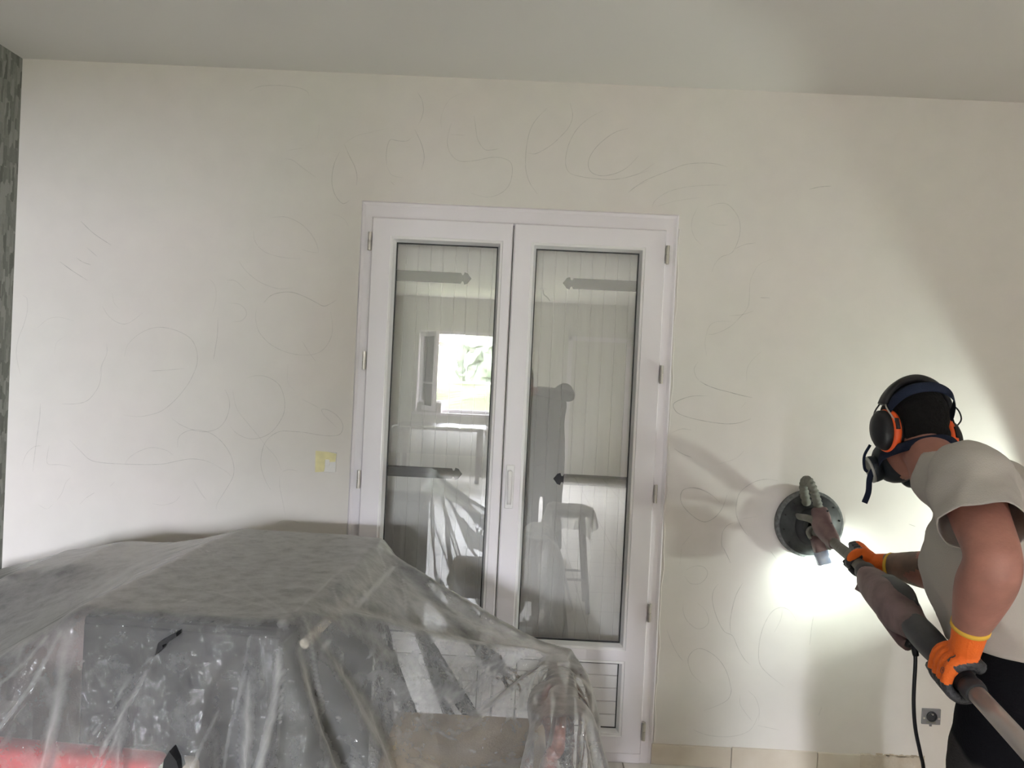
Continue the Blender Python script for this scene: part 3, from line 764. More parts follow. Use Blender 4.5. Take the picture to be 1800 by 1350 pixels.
# ------------------------------------------------------------------ the dust film: a small cloth solver
def film_sheet():
    sp = .026
    X0, X1, Y0, Y1 = -2.55, 1.15, -2.25, .42
    nx = int(round((X1-X0)/sp))+1; ny = int(round((Y1-Y0)/sp))+1
    gx, gy = np.meshgrid(np.linspace(X0, X1, nx), np.linspace(Y0, Y1, ny))
    rng = np.random.RandomState(4)
    TOP = HT+.03
    xr = CC.x+HW+.02; yf = CC.y-HD-.03; yb = -.06; xl = -2.04
    k = np.clip((-.70-gy)/.40, 0, 1); k = k*k*(3-2*k)            # slack grows towards the front
    X = gx.copy(); Z = np.full_like(gx, TOP); Y = gy.copy()
    # across: over the cabinet edge, down its side (front) or taut to the chair back (rear)
    for i in range(ny):
        kk = k[i, 0]
        pts = np.array([(xr, TOP), (xr+.05+.10*(1-kk), TOP-.40*kk-.035*(1-kk)), (.08, .80-.20*kk), (.15, .745), (.23, .735), (.27, .62), (.34, .35), (.42, .015), (2.2, .012)])
        sl = np.concatenate([[0], np.cumsum(np.hypot(*np.diff(pts, axis=0).T))])
        m_ = gx[i] > xr
        X[i, m_] = np.interp(gx[i, m_]-xr, sl, pts[:, 0]); Z[i, m_] = np.interp(gx[i, m_]-xr, sl, pts[:, 1])
    m_ = gx < xl; X[m_] = xl; Z[m_] -= (xl-gx[m_])
    # front: straight down, the rest along the floor
    m_ = gy < yf; drop = yf-gy[m_]; zz_ = Z[m_]-drop
    Y[m_] = yf-.02-np.maximum(0, -zz_)-.05*np.clip(drop, 0, 1); Z[m_] = np.maximum(zz_, .012)
    m_ = gy > yb; Y[m_] = yb; Z[m_] = np.maximum(Z[m_]-(gy[m_]-yb), .012)
    P = np.stack([X, Y, Z], -1)+rng.uniform(-.005, .005, gx.shape+(3,))
    pin = (P[..., 0] > .13) & (P[..., 0] < .235) & (P[..., 2] > .72) & (np.abs(P[..., 1]-CHY) < .25)
    P0 = P[pin].copy(); P0[:, 2] = .733
    prev = P.copy()
    W = [(slice(None), slice(0, -1, 2), slice(1, None, 2))]
    sets = []

    def addpair(dy, dx, stiff, comp):
        L = sp*math.hypot(dx, dy)
        ry, rx = ny-abs(dy), nx-abs(dx)
        for par in (0, 1):
            for blk in range(1):
                sets.append((dy, dx, L, stiff, comp, par))
    for dy, dx, st, cp in ((0, 1, 1., .9), (1, 0, 1., .9), (1, 1, .6, .1), (1, -1, .6, .1), (0, 2, .22, .22), (2, 0, .22, .22)):
        addpair(dy, dx, st, cp)
    # colliders: (matrix inverse 3x3, centre, half size)
    cols = []

    def colbox(c, h, ang=0.):
        ca, sa = math.cos(ang), math.sin(ang)
        cols.append((np.array([[ca, sa, 0], [-sa, ca, 0], [0, 0, 1]]), np.array(c, float), np.array(h, float)))
    colbox((CC.x, CC.y, HT/2), (HW+.008, HD+.008, HT/2), ANG)
    rr = MCAB @ V((HW+.010, 0, .905)); colbox(rr, (.014, HD-.04, .014), ANG)
    colbox((-1.46, -.55, .565), (.10, .17, .28)); colbox((-1.25, -.55, .58), (.12, .17, .305)); colbox((-1.72, -.64, .33), (.26, .30, .14)); colbox((-1.74, -.40, .46), (.24, .055, .26)); colbox((-1.74, -.94, .45), (.24, .055, .26))
    colbox((-.055, CHY, .265), (.235, .225, .255)); colbox((.182, CHY, .35), (.030, .235, .35))
    q = MR @ V((-.32, 0, .36)); colbox(q, (.40, .042, .335), ANG)
    eps = .018
    STEPS, IT = 330, 7
    for step in range(STEPS):
        late = step > STEPS-80
        vel = np.clip((P-prev)*(.85 if late else .97), -.012, .012)
        prev = P.copy()
        g_ = .0002 if late else .0020
        P = P+vel; P[..., 2] -= g_
        NI = 15 if late else IT
        for it in range(NI):
            for dy, dx, L, st, cp, par in sets:
                a = P[max(0, -dy):ny-max(0, dy), max(0, -dx):nx-max(0, dx)]
                b_ = P[max(0, dy):ny-max(0, -dy), max(0, dx):nx-max(0, -dx)]
                # colouring: alternate along the dominant axis
                k = max(abs(dx), abs(dy))
                if abs(dx) >= abs(dy) and dx != 0:
                    idx = ((np.arange(a.shape[1])//k) % 2) == par
                    A, B_ = a[:, idx], b_[:, idx]
                else:
                    idx = ((np.arange(a.shape[0])//k) % 2) == par
                    A, B_ = a[idx], b_[idx]
                d = B_-A; l = np.sqrt((d*d).sum(-1, keepdims=True))+1e-9
                e = (l-L)/l; e = np.where(e > 0, e*st, e*st*cp)*.5
                d = d*e
                if abs(dx) >= abs(dy) and dx != 0:
                    a[:, idx] = A+d; b_[:, idx] = B_-d
                else:
                    a[idx] = A+d; b_[idx] = B_-d
            P[pin] = P0
            if it % 2 == 0 or it == NI-1:
                for R_, c, h in cols:
                    lo = (P-c) @ R_.T
                    hh = h+eps
                    ins = (np.abs(lo) < hh).all(-1)
                    if not ins.any(): continue
                    li = lo[ins]; pen = hh-np.abs(li)
                    # prefer leaving through the top when only just below it
                    pen[:, 2] = np.where(li[:, 2] > 0, pen[:, 2]*.6, 9.)
                    ax = pen.argmin(-1); r_ = np.arange(len(li))
                    li[r_, ax] = np.where(li[r_, ax] >= 0, 1, -1)*hh[ax]
                    new = li @ R_+c
                    pv = prev[ins]
                    fr = np.where(ax == 2, 1., .45)[:, None]        # grips on top, slips on the sides
                    prev[ins] = pv+(new-pv)*fr
                    P[ins] = new
                P[..., 2] = np.maximum(P[..., 2], .004); P[..., 1] = np.minimum(P[..., 1], -.012); P[..., 0] = np.maximum(P[..., 0], -2.068)
    vs = P.reshape(-1, 3)
    idx = np.arange(nx*ny).reshape(ny, nx)
    q = np.stack([idx[:-1, :-1], idx[:-1, 1:], idx[1:, 1:], idx[1:, :-1]], -1).reshape(-1, 4)
    me = bpy.data.meshes.new('film'); me.from_pydata(vs.tolist(), [], q.tolist())
    o = bpy.data.objects.new('f', me); COL.objects.link(o)
    s = o.modifiers.new('s', 'SUBSURF'); s.levels = 2; s.render_levels = 2
    dg = bpy.context.evaluated_depsgraph_get(); dg.update()
    out = bpy.data.meshes.new_from_object(o.evaluated_get(dg)); bpy.data.objects.remove(o); bpy.data.meshes.remove(me)
    # crinkles of thin foil, as relief, plus the long pulled folds and the glint lines added as haze
    co = np.empty(len(out.vertices)*3); out.vertices.foreach_get('co', co); co = co.reshape(-1, 3)
    no = np.empty(len(out.vertices)*3); out.vertex_normals.foreach_get('vector', no); no = no.reshape(-1, 3)
    tb_ = bmesh.new(); tb_.from_mesh(out); bv = BVHTree.FromBMesh(tb_); tb_.free()
    nz = noise.noise; am = np.empty(len(co))
    for i_, c in enumerate(co.tolist()):
        x, y, z = c
        a = 1-2*abs(nz((x*13+z*4, y*13, z*7))); b_ = 1-2*abs(nz((x*40, y*40+5, z*40)))
        t_ = max(0., 1-abs(x+.12-.35*(.95-z))/.14) if (-.42 < x < .1 and z > .55) else 0.
        am[i_] = (.0030*a+(.0005+.0045*t_)*b_)*(.45 if no[i_, 2] > .8 else 1.)
    fold = np.zeros(len(co))
    for wpx, amp, pts in FOLDS_GLINTS:
        P3 = []
        for (px, py) in pts:
            d = V(FWD+RT*(px-900)/F_PX-UP*(py-675)/F_PX).normalized(); h_ = bv.ray_cast(V(CAM), d)
            if h_[0] is not None and h_[0].y < -.15: P3.append(np.array(h_[0]))
        for a, b_ in zip(P3[:-1], P3[1:]):
            ab = b_-a; L2 = ab @ ab+1e-9
            t_ = np.clip(((co-a) @ ab)/L2, 0, 1); dd = np.linalg.norm(co-(a+t_[:, None]*ab), axis=1)
            w_ = wpx*.0013
            g1 = np.exp(-(dd/(w_*.55))**2)
            fold = np.maximum(fold, amp*g1); am = np.maximum(am, am+.0030*amp*np.exp(-(dd/(w_*.8))**2))
    out.vertices.foreach_set('co', (co+no*am[:, None]).ravel())
    fa = out.attributes.new('fold', 'FLOAT', 'POINT'); fa.data.foreach_set('value', fold)
    out.update()
    return out


FOLDS_GLINTS = [(7, .8, [(692, 998), (640, 1052), (565, 1140)]), (22, .30, [(430, 927), (340, 955), (250, 990), (160, 1045), (122, 1110), (104, 1220), (96, 1350)]),  # rail line and pale cabinet-edge strip, lightened by added haze rather than folded
   # width, strength, course of the pulled folds, and of glint lines painted in as haze
 (4, .5, [(287, 1055), (284, 1130)]), (4, .55, [(324, 1055), (300, 1108)]), (4, .35, [(333, 1058), (306, 1112)]),
 (5, .55, [(264, 1158), (215, 1215), (165, 1290)]), (5, .6, [(262, 1172), (235, 1225), (190, 1300), (170, 1350)]), (4, .35, [(238, 1215), (205, 1300), (180, 1350)]),
 (10, 1.1, [(497, 1095), (490, 1180), (476, 1260), (455, 1350)]), (4, .5, [(515, 1090), (500, 1180), (492, 1270)]),
 (5, .5, [(432, 1180), (405, 1280), (393, 1350)]), (5, .45, [(382, 1250), (352, 1310), (338, 1350)]), (4, .3, [(440, 1120), (425, 1190)]),
 (7, .35, [(110, 1110), (60, 1200), (0, 1280)]), (5, .35, [(78, 1098), (35, 1130), (0, 1158)]), (5, .3, [(85, 1120), (40, 1170), (0, 1205)]), (5, .25, [(60, 1090), (20, 1100)]),
 (6, .5, [(532, 1088), (548, 1150), (566, 1250), (572, 1350)]), (6, .4, [(590, 1050), (600, 1150), (595, 1260), (590, 1350)]), (6, .45, [(640, 1040), (648, 1150), (632, 1250), (622, 1350)]), (5, .35, [(675, 1000), (690, 1130), (700, 1250)]),
 (4, .3, [(560, 1062), (580, 1120)]), (4, .3, [(585, 1035), (600, 1080)]), (4, .3, [(612, 1010), (628, 1060)]), (4, .3, [(640, 985), (655, 1030)]), (4, .3, [(663, 965), (680, 1005)]),
 (5, .45, [(683, 940), (696, 990), (712, 1050), (718, 1130)]), (5, .5, [(708, 1020), (745, 1110), (790, 1190), (850, 1260)]), (4, .4, [(730, 1262), (775, 1290), (830, 1320), (860, 1345)]),  # tent glint band and the glint line below it are painted as haze
 (5, .4, [(845, 1255), (930, 1262), (1010, 1285)]), (4, .4, [(870, 1325), (930, 1305), (995, 1275)]), (4, .3, [(735, 1225), (790, 1255), (850, 1300)]), (4, .35, [(1008, 1270), (1035, 1320), (1040, 1350)]),
 (6, .3, [(700, 955), (800, 1040), (900, 1110), (985, 1152)]), (4, .25, [(520, 1075), (600, 1003), (676, 942)]), (4, .25, [(430, 1030), (505, 1078)]), (4, .2, [(300, 1030), (380, 1042), (500, 1078)]),
]
film_me = film_sheet()
film = obj('plastic_sheet', film_me, FILM, smooth=True)
tag(film, 'clear crinkled plastic dust sheet draped over the furniture', 'plastic sheet')
fb = bmesh.new(); fb.from_mesh(film_me); FBVH = BVHTree.FromBMesh(fb); fb.free()


def on_film(px, py):
    d = V(FWD + RT*(px-900)/F_PX - UP*(py-675)/F_PX).normalized()
    hit = FBVH.ray_cast(V(CAM), d)
    return (hit[0], hit[1]) if hit[0] is not None else (at(px, py, -1.42), V((0, -1, 0)))


def poke(name, label, poly, cat):
    c = V((0, 0, 0)); P3 = []
    for p in poly:
        h, n_ = on_film(*p); P3.append(h); c += h
    c /= len(P3)
    Y = min(p.y for p in P3)-.014
    P3 = [at(p[0], p[1], Y) for p in poly]
    o = obj(name, prism(bmesh.new(), P3, (0, .03, 0)), BLACKP)
    tag(o, label, cat)


poke('strap_end', 'bent black strap end poking through a tear in the film', [(272, 1153), (278, 1130), (309, 1113), (310, 1119), (292, 1131), (285, 1134), (286, 1139)], 'strap')
poke('handle_tip', 'black pointed handle tip sticking out above the red case', [(285, 1356), (288, 1336), (297, 1321), (310, 1338), (315, 1356)], 'handle')


# ------------------------------------------------------------------ people
def frame_of(a, p=0., roll=0.):
    """axes left, forward, up for heading a (0 = towards the wall, positive = turning left) pitched down by p"""
    f = V((-math.sin(a)*math.cos(p), math.cos(a)*math.cos(p), -math.sin(p)))
    l = V((-math.cos(a), -math.sin(a), 0)); u = -(l.cross(f)) if l.cross(f).z < 0 else l.cross(f)
    if roll:
        c, s = math.cos(roll), math.sin(roll); l, u = l*c+u*s, u*c-l*s
    return l, f, u


def head_shapes(bm, c, ax):
    l, f, u = ax
    P = lambda x, y, z: c+l*x+f*y+u*z
    blob(bm, P(0, -.010, .028), (.069, .090, .088), ax, 24, 16)       # skull
    blob(bm, P(0, .030, -.045), (.058, .062, .072), ax)               # face and jaw
    blob(bm, P(0, .060, -.095), (.030, .026, .022), ax)               # chin
    tube(bm, [P(0, .083, .005), P(0, .100, -.018), P(0, .110, -.034), P(0, .090, -.040)], [.008, .010, .013, .008], 10)   # nose
    blob(bm, P(0, .086, -.064), (.024, .010, .010), ax)               # lips
    for s in (-1, 1):
        blob(bm, P(s*.030, .074, .022), (.020, .010, .007), ax)       # brow
        blob(bm, P(s*.031, .074, .004), (.012, .010, .009), ax)       # eye
        blob(bm, P(s*.076, -.010, -.012), (.010, .020, .032), ax)     # ear


def hand_grip(c, d, n, r, side, wrist, cuff, width=.086, spread=1.0):
    """gloved fist closed round a bar: centre c, bar axis d (towards little finger), n = outward through the back of the hand"""
    d = V(d).normalized(); n = (V(n)-d*V(n).dot(d)).normalized(); t = d.cross(n)*side
    bm = bmesh.new()
    A = lambda th, rr, s: c+d*s+(n*math.cos(th)+t*math.sin(th))*rr
    # palm / back of hand, wrapped over the bar
    for k in range(4):
        s = (-.5+(k+.5)/4)*width
        tube(bm, [A(-1.15, r+.015, s*.9), A(-.5, r+.019, s), A(.15, r+.019, s), A(.75, r+.015, s)], [.0145, .017, .017, .013], 10, n=3)
    lens = (2.75, 3.25, 3.1, 2.5)
    for k in range(4):
        s = (-.5+(k+.5)/4)*width*1.02
        q = [A(.6, r+.015, s), A(1.2, r+.0135, s), A(1.75, r+.0115, s), A(2.4, r+.0105, s), A(min(lens[k]+.55, 3.9), r+.0095, s)]
        tube(bm, q, [.0125, .0118, .0108, .0102, .0075], 10, n=3)
    # thumb leaves the side of the palm and closes the other way round
    q = [A(-.75, r+.018, -.40*width), A(-1.35, r+.017, -.56*width), A(-2.0, r+.013, -.52*width), A(-2.6, r+.011, -.40*width)]
    tube(bm, q, [.016, .0145, .012, .0085], 10, n=4)
    hw_ = A(-.55, r+.014, -.02)
    w0, c0 = V(wrist), V(cuff)
    tube(bm, [hw_, hw_.lerp(w0, .5), w0, c0], [(.034, .022), (.036, .025), (.033, .028), (.037, .034)], 16, ref=d, n=4)
    me = remesh(bm, .0024, 4, .5)
    return me, (lambda p: math.atan2((p-c).dot(t), (p-c).dot(n))), d


def glove(name, parent, c, d, n, r, side, wrist, cuff, black):
    me, ang, ax = hand_grip(c, d, n, r, side, wrist, cuff)
    o = obj(name, me, [ORANGE, GLOVEB], parent, True)
    for p in me.polygons:
        th = ang(p.center); dist = (p.center-c).length
        if black(th, dist, (p.center-c).dot(ax)): p.material_index = 1
    w0, c0 = V(wrist), V(cuff); dv = (c0-w0).normalized()
    b_ = T([c0-dv*.006, c0+dv*.004], [(.0395, .0365)]*2, 20, ref=d)
    obj('cuff_band', b_, YELLOW, o, True)
    return o


HEAD_A, HEAD_P = math.radians(11), math.radians(26)
HC = at(1604, 757, -1.08)
HAX = frame_of(HEAD_A, HEAD_P, math.radians(6))
TA = math.radians(48)
TL, TF, TU = frame_of(TA)

SHL = at(1702, 850, -1.42); ELL = at(1747, 985, -1.60); WRL = at(1702, 1112, -1.50)
SHR = SHL-TL*.36+V((.02, 0, -.135)); ELR = at(1672, 1008, -1.02); WRR = at(1556, 992, -.82)
NECK = at(1642, 806, -1.20)
PEL = at(1795, 1150, -1.30); PEL.z = .93
# sander bar
HANDL = at(1688, 1188, -1.47); HANDR = at(1503, 985, -.74)
BAR = (HANDR-HANDL).normalized()           # towards the wall

worker = thing('person', 'person in grey T-shirt, ear defenders and orange gloves sanding the wall', 'person', (PEL.x, PEL.y, 0))


def leg_pts(s):
    hip = PEL+TL*s*.092+V((0, 0, -.03))
    kn = hip+TF*.05+TL*s*.03; kn.z = .50
    an = kn-TF*.05+TL*s*.02; an.z = .09
    return hip, kn, an


bm = bmesh.new()
head_shapes(bm, HC, HAX)
nb_ = NECK+V((.02, -.005, -.05))
tube(bm, [HC+HAX[1]*-.02+HAX[2]*-.03, HC.lerp(NECK, .55)+V((.004, 0, -.012)), NECK+V((0, 0, -.01)), nb_], [.056, .056, .062, .075], 16, n=3)
chest = (SHL+SHR)/2
waist = chest.lerp(PEL, .62)
tube(bm, [PEL+V((0, 0, -.08)), PEL+V((0, 0, .05)), waist, chest+V((.01, -.01, -.10)), chest+V((0, 0, .0)), NECK+V((.02, -.01, -.05))],
     [(.13, .10), (.155, .108), (.14, .10), (.155, .112), (.145, .09), (.07, .06)], 20, ref=TL, n=4)
for (s, e, w_) in ((SHL, ELL, WRL), (SHR, ELR, WRR)):
    tube(bm, [s.lerp(chest, .30), s, s.lerp(e, .5), e, e.lerp(w_, .35), w_.lerp(e, .15), w_], [.056, .062, .056, .050, .054, .038, .033], 16, n=4)
for s in (-1, 1):
    h_, k_, a_ = leg_pts(s)
    tube(bm, [h_, h_.lerp(k_, .5), k_, k_.lerp(a_, .35), a_, a_+V((0, 0, -.05))], [.082, .074, .054, .055, .036, .036], 16, n=4)
    tube(bm, [a_+V((0, 0, -.045))-TF*.06, a_+V((0, 0, -.05))+TF*.05, a_+V((0, 0, -.062))+TF*.16], [.034, .036, .026], 12, n=3)
body_me = remesh(bm, .009, 6)
body = obj('body', body_me, [SKIN, TATTOO], worker, True)
for p in body_me.polygons:
    q = p.center
    if (q-WRR).dot((ELR-WRR).normalized()) > -.02 and (q-ELR).length < .30 and (q-(WRR.lerp(ELR, .5))).length < .17:
        tt = (q-WRR).dot(ELR-WRR)/(ELR-WRR).length_squared
        if tt < .62 + .12*math.sin(q.z*70)+.1*noise.noise(q*25): p.material_index = 1

# T-shirt: one garment, open at neck, sleeves and hem
bm = bmesh.new()
tube(bm, [PEL+V((-.0, 0, -.04)), PEL+V((-.01, 0, .07)), waist+TF*.018, chest+V((.012, -.012, -.13)), chest+V((.012, -.008, -.02)), chest+V((.0, 0, .035)), NECK+V((.018, -.008, -.045)), NECK+V((-.005, .004, .02))],
     [(.175, .128), (.178, .130), (.168, .130), (.178, .136), (.165, .112), (.112, .086), (.078, .072), (.066, .064)], 28, ref=TL, n=4)
for (s, e, k) in ((SHL, ELL, 1.0), (SHR, ELR, .92)):
    tube(bm, [s.lerp(chest, .5)+V((0, 0, .01)), s+V((0, 0, .012)), s.lerp(e, .35), s.lerp(e, .62), s.lerp(e, .80)], [.074*k, .077*k, .077*k, .081*k, .084*k], 20, n=4)
me = remesh(bm, .010, 8)


def folds(co):
    q = V((co.x*5, co.y*5, co.z*9)); r_ = V((co.x*14+co.z*10, co.y*14, co.z*16))
    return .012*noise.noise(q)+.006*noise.noise(r_)+.006*(1-2*abs(noise.noise(V((co.x*11+co.z*7, co.y*11, co.z*11-co.x*6)))))


me = cut(me, [(SHL.lerp(ELL, .60), (ELL-SHL).normalized()+V((0, 0, -.25)), .16), (SHR.lerp(ELR, .55), ELR-SHR, .14),
              (PEL+V((0, 0, .075)), (0, 0, -1), .4), (NECK+V((.0, .0, .0)), HC-NECK+V((-.1, .03, .0)), .11)], -.003, folds)
obj('t_shirt', me, SHIRT, worker, True)

# trousers
bm = bmesh.new()
tube(bm, [PEL+V((0, 0, -.11)), PEL+V((0, 0, -.02)), PEL+V((0, 0, .10))], [(.165, .122), (.172, .122), (.158, .115)], 24, ref=TL, n=3)
for s in (-1, 1):
    h_, k_, a_ = leg_pts(s)
    tube(bm, [h_+V((0, 0, .02)), h_.lerp(k_, .4), k_, k_.lerp(a_, .5), a_+V((0, 0, .01))], [.098, .094, .078, .074, .070], 18, n=4)
me = remesh(bm, .011, 6)
me = cut(me, [(PEL+V((0, 0, .09)), (0, 0, 1), .4)], 0., lambda co: .010*noise.noise(co*8)+.004*noise.noise(co*22))
obj('trousers', me, TROUS, worker, True)
# shoes
for s in (-1, 1):
    h_, k_, a_ = leg_pts(s)
    bm = bmesh.new()
    tube(bm, [a_+V((0, 0, -.042))-TF*.085, a_+V((0, 0, -.038))-TF*.02, a_+V((0, 0, -.045))+TF*.08, a_+V((0, 0, -.058))+TF*.175, a_+V((0, 0, -.065))+TF*.20], [(.036, .044), (.042, .050), (.047, .043), (.042, .030), (.02, .018)], 16, ref=TL, n=4)
    tube(bm, [a_+V((0, 0, .06)), a_+V((0, 0, -.03))], [.05, .05], 14)
    sm = remesh(bm, .007, 3)
    for v_ in sm.vertices: v_.co.z = max(v_.co.z, .001)
    obj('shoe', sm, SHOE, worker, True)
# hair: close cropped cap
bm = bmesh.new(); l, f, u = HAX
blob(bm, HC+f*-.012+u*.030, (.0745, .096, .094), HAX, 30, 20)
blob(bm, HC+f*-.045+u*-.030, (.060, .050, .058), HAX, 24, 16)
hm = remesh(bm, .006, 3)
hm = cut(hm, [(HC+f*.052+u*.03, f*.9-u*.45, .30), (HC+f*-.03+u*-.072, -u, .30)], 0., lambda co: .002*noise.noise(co*60))
obj('hair', hm, HAIR, worker, True)

# gloves round the sander bar
nL = (WRL-HANDL); nL = (nL-BAR*nL.dot(BAR)).normalized()
gl = glove('glove', worker, HANDL, -BAR, (nL+V((-.55, -.35, 0))).normalized(), .027, 1, HANDL.lerp(WRL, .62), WRL.lerp(ELL, .10),
           lambda th, dist, s: (abs(th) > 1.15 and dist < .07) or (s > .028 and dist < .07 and th < .3))
nR = (WRR-HANDR); nR = (nR-BAR*nR.dot(BAR)).normalized()
gr = glove('glove', worker, HANDR, BAR, (nR+V((0, -.3, .55))).normalized(), .020, 1, HANDR.lerp(WRR, .62), WRR.lerp(ELR, .12),
           lambda th, dist, s: (abs(th) > .75 and dist < .066) or (abs(s) < .018 and th > .15 and dist < .06))

# round emblem printed on the back of the near glove
_t = bmesh.new(); _t.from_mesh(gl.data); _bv = BVHTree.FromBMesh(_t); _t.free()
_d = V(FWD+RT*(1657-900)/F_PX-UP*(1178-675)/F_PX).normalized(); _h = _bv.ray_cast(V(CAM), _d)
if _h[0] is not None:
    _n = _h[1] if _h[1].dot(_d) < 0 else -_h[1]; _a = _n.orthogonal().normalized(); _b = _n.cross(_a)
    bm = bmesh.new()
    q = [_h[0]+_n*.0006+(_a*math.cos(k*math.pi/10)+_b*math.sin(k*math.pi/10))*.0062 for k in range(21)]
    tube(bm, q, .0005, 6)
    tube(bm, [_h[0]+_n*.0008-_a*.003, _h[0]+_n*.0008+_b*.002, _h[0]+_n*.0008+_a*.003], .0005, 6)
    obj('emblem', bm, GLOVEB, gl)

# ------------------------------------------------------------------ ear defenders
em = thing('ear_defenders', 'black and orange ear defenders worn over the short hair', 'ear defenders', HC)
l, f, u = HAX
P = lambda x, y, z: HC+l*x+f*y+u*z
for s in (-1, 1):
    axn = (l*s).normalized()
    c0 = P(s*.068, -.010, -.016)
    cup = bmesh.new()
    for prof, r0 in (([(.037, .020), (.037, .026), (.035, .038), (.028, .046), (.014, .050), (0, .051)], 1),):
        disc(cup, c0, axn, prof, 30, ref=u)
    for v_ in cup.verts:      # oval cup, taller than wide
        dd = v_.co-c0; v_.co += u*dd.dot(u)*.48
    obj('cup', cup, BLACKP, em, True)
    rg = disc(bmesh.new(), c0, axn, [(.030, .003), (.041, .003), (.043, .012), (.041, .022), (.034, .023)], 30, ref=u)
    for v_ in rg.verts:
        dd = v_.co-c0; v_.co += u*dd.dot(u)*.40
    ringo = obj('cup_ring', rg, MUFFO, em, True)
    obj('pivot_clip', B(-.006, .004, -.004, .004, -.012, .018, bev=.0015, mtx=Matrix.Translation(c0+axn*.016-f*.042) @ Matrix((l, f, u)).transposed().to_4x4()), BLACKP, ringo)
    cs = disc(bmesh.new(), c0, axn, [(.020, -.010), (.034, -.010), (.038, -.004), (.038, .004), (.030, .006)], 30, ref=u)
    for v_ in cs.verts:
        dd = v_.co-c0; v_.co += u*dd.dot(u)*.40
    obj('ear_cushion', cs, BLACKP, em, True)
    # wire stirrups
    q = [c0+axn*.018-f*.040+u*.010, c0+axn*.026-f*.026+u*.055, c0+axn*.012-f*.012+u*.085]
    obj('wire_arm', T(q, .0022, 8, n=5), BRUSHED if s > 0 else BLACKP, em, True)
    q = [c0+axn*.018+f*.040+u*.010, c0+axn*.026+f*.026+u*.055, c0+axn*.012+f*.012+u*.085]
    obj('wire_arm', T(q, .0022, 8, n=5), BLACKP, em, True)
hb_ = []
for k in range(13):
    th = math.radians(-74+148*k/12)
    hb_.append(P(math.sin(th)*.098, -.014-.040*math.cos(th), .026+math.cos(th)*.097))
obj('headband', T(hb_, [(.019, .0085+.003*math.sin(math.pi*k/12)) for k in range(13)], 14, ref=f, n=3, power=3), BLACKP, em, True)
q = [P(-.088, -.02, .075), P(-.118, -.03, .072), P(-.128, -.03, .040), P(-.112, -.02, .015)]
obj('cable', T(q, .002, 8, n=6), BLACKP, em, True)

# ------------------------------------------------------------------ respirator
rs = thing('respirator', 'dark half-mask respirator with round filters and navy straps', 'respirator', P(0, .1, -.06))
bm = bmesh.new()
tube(bm, [P(0, .055, -.052), P(0, .095, -.056), P(0, .122, -.060), P(0, .134, -.062)], [(.060, .062), (.058, .060), (.046, .048), (.026, .028)], 20, ref=l, n=4)
obj('mask_body', bm, MASKM, rs, True)
for s in (-1, 1):
    c0 = P(s*.050, .098, -.078); an = (l*s*.85+f*.42-u*.25)
    ft = obj('filter', disc(bmesh.new(), c0, an, [(.020, -.012), (.034, -.004), (.036, .010), (.035, .017), (0, .017)], 28), MASKM, rs, True)
    obj('filter_ring', disc(bmesh.new(), c0, an, [(.030, .016), (.0362, .015), (.036, .020), (.031, .022), (.030, .018)], 28), FILTERR, ft, True)
    obj('filter_pad', disc(bmesh.new(), c0, an, [(.029, .017), (.029, .0195), (0, .021)], 24), FILTER, ft, True)
# straps: behind the neck, over the crown, loose ends
def strap(name, pts, wd, ref, n=6): obj(name, T(pts, [(wd, .0016)]*len(pts), 8, ref=ref, n=n), NAVY, rs, True)
strap('neck_strap', [P(.060, .075, -.075), P(.083, .02, -.073), P(.078, -.045, -.075), P(.045, -.092, -.070), P(0, -.108, -.066), P(-.045, -.092, -.070), P(-.078, -.045, -.075), P(-.083, .02, -.073), P(-.06, .075, -.075)], .013, u)
strap('crown_strap', [P(.086, .0, .01), P(.086, -.052, .045), P(.060, -.092, .068), P(0, -.108, .078), P(-.060, -.092, .068), P(-.086, -.052, .045), P(-.086, 0, .01)], .014, u)
e0 = P(.066, .070, -.078)
strap('strap_end', [e0, e0+V((-.018, 0, -.035)), e0+V((-.020, 0, -.075)), e0+V((-.030, -.002, -.105))], .008, (.9, 0, .35), 5)
strap('strap_end', [e0+V((-.022, .0, .05)), e0+V((-.036, .0, .02)), e0+V((-.034, 0, -.012)), e0+V((-.026, 0, -.022))], .004, (1, 0, 0), 5)

# ------------------------------------------------------------------ long-reach sander
DC = V((1.237, -.004, 1.024)); DR = .1365
sd = thing('drywall_sander', 'long-reach disc sander with dusty maroon housing held against the wall', 'sander', DC)
Nw = V((0, -1, 0))
obj('sanding_disc', D(DC, Nw, [(DR*.86, 0), (DR*.86, .012), (.05, .014), (0, .014)], 48), DARKG, sd)
br = obj('brush_ring', D(DC, Nw, [(DR*.90, .002), (DR, .002), (DR*1.0, .026), (DR*.97, .032), (DR*.90, .034), (DR*.88, .030)], 64), BRISTLE, sd, True)
shell = obj('disc_shroud', D(DC, Nw, [(DR*.93, .030), (DR*.90, .038), (DR*.72, .046), (DR*.70, .050), (DR*.35, .056), (DR*.30, .064), (0, .064)], 56), DUST, sd, True)
for k in range(12):
    th = 2*math.pi*k/12+.2
    obj('shroud_screw', D(DC+V((math.cos(th)*DR*.83, -.042, math.sin(th)*DR*.83)), Nw, [(.004, 0), (.0035, .003), (0, .003)], 8), BLACKP, shell)
obj('inner_plate', D(DC+V((.006, -.050, -.004)), Nw, [(.078, 0), (.075, .008), (.05, .013), (.03, .014), (0, .014)], 40), DARKG, sd, True)
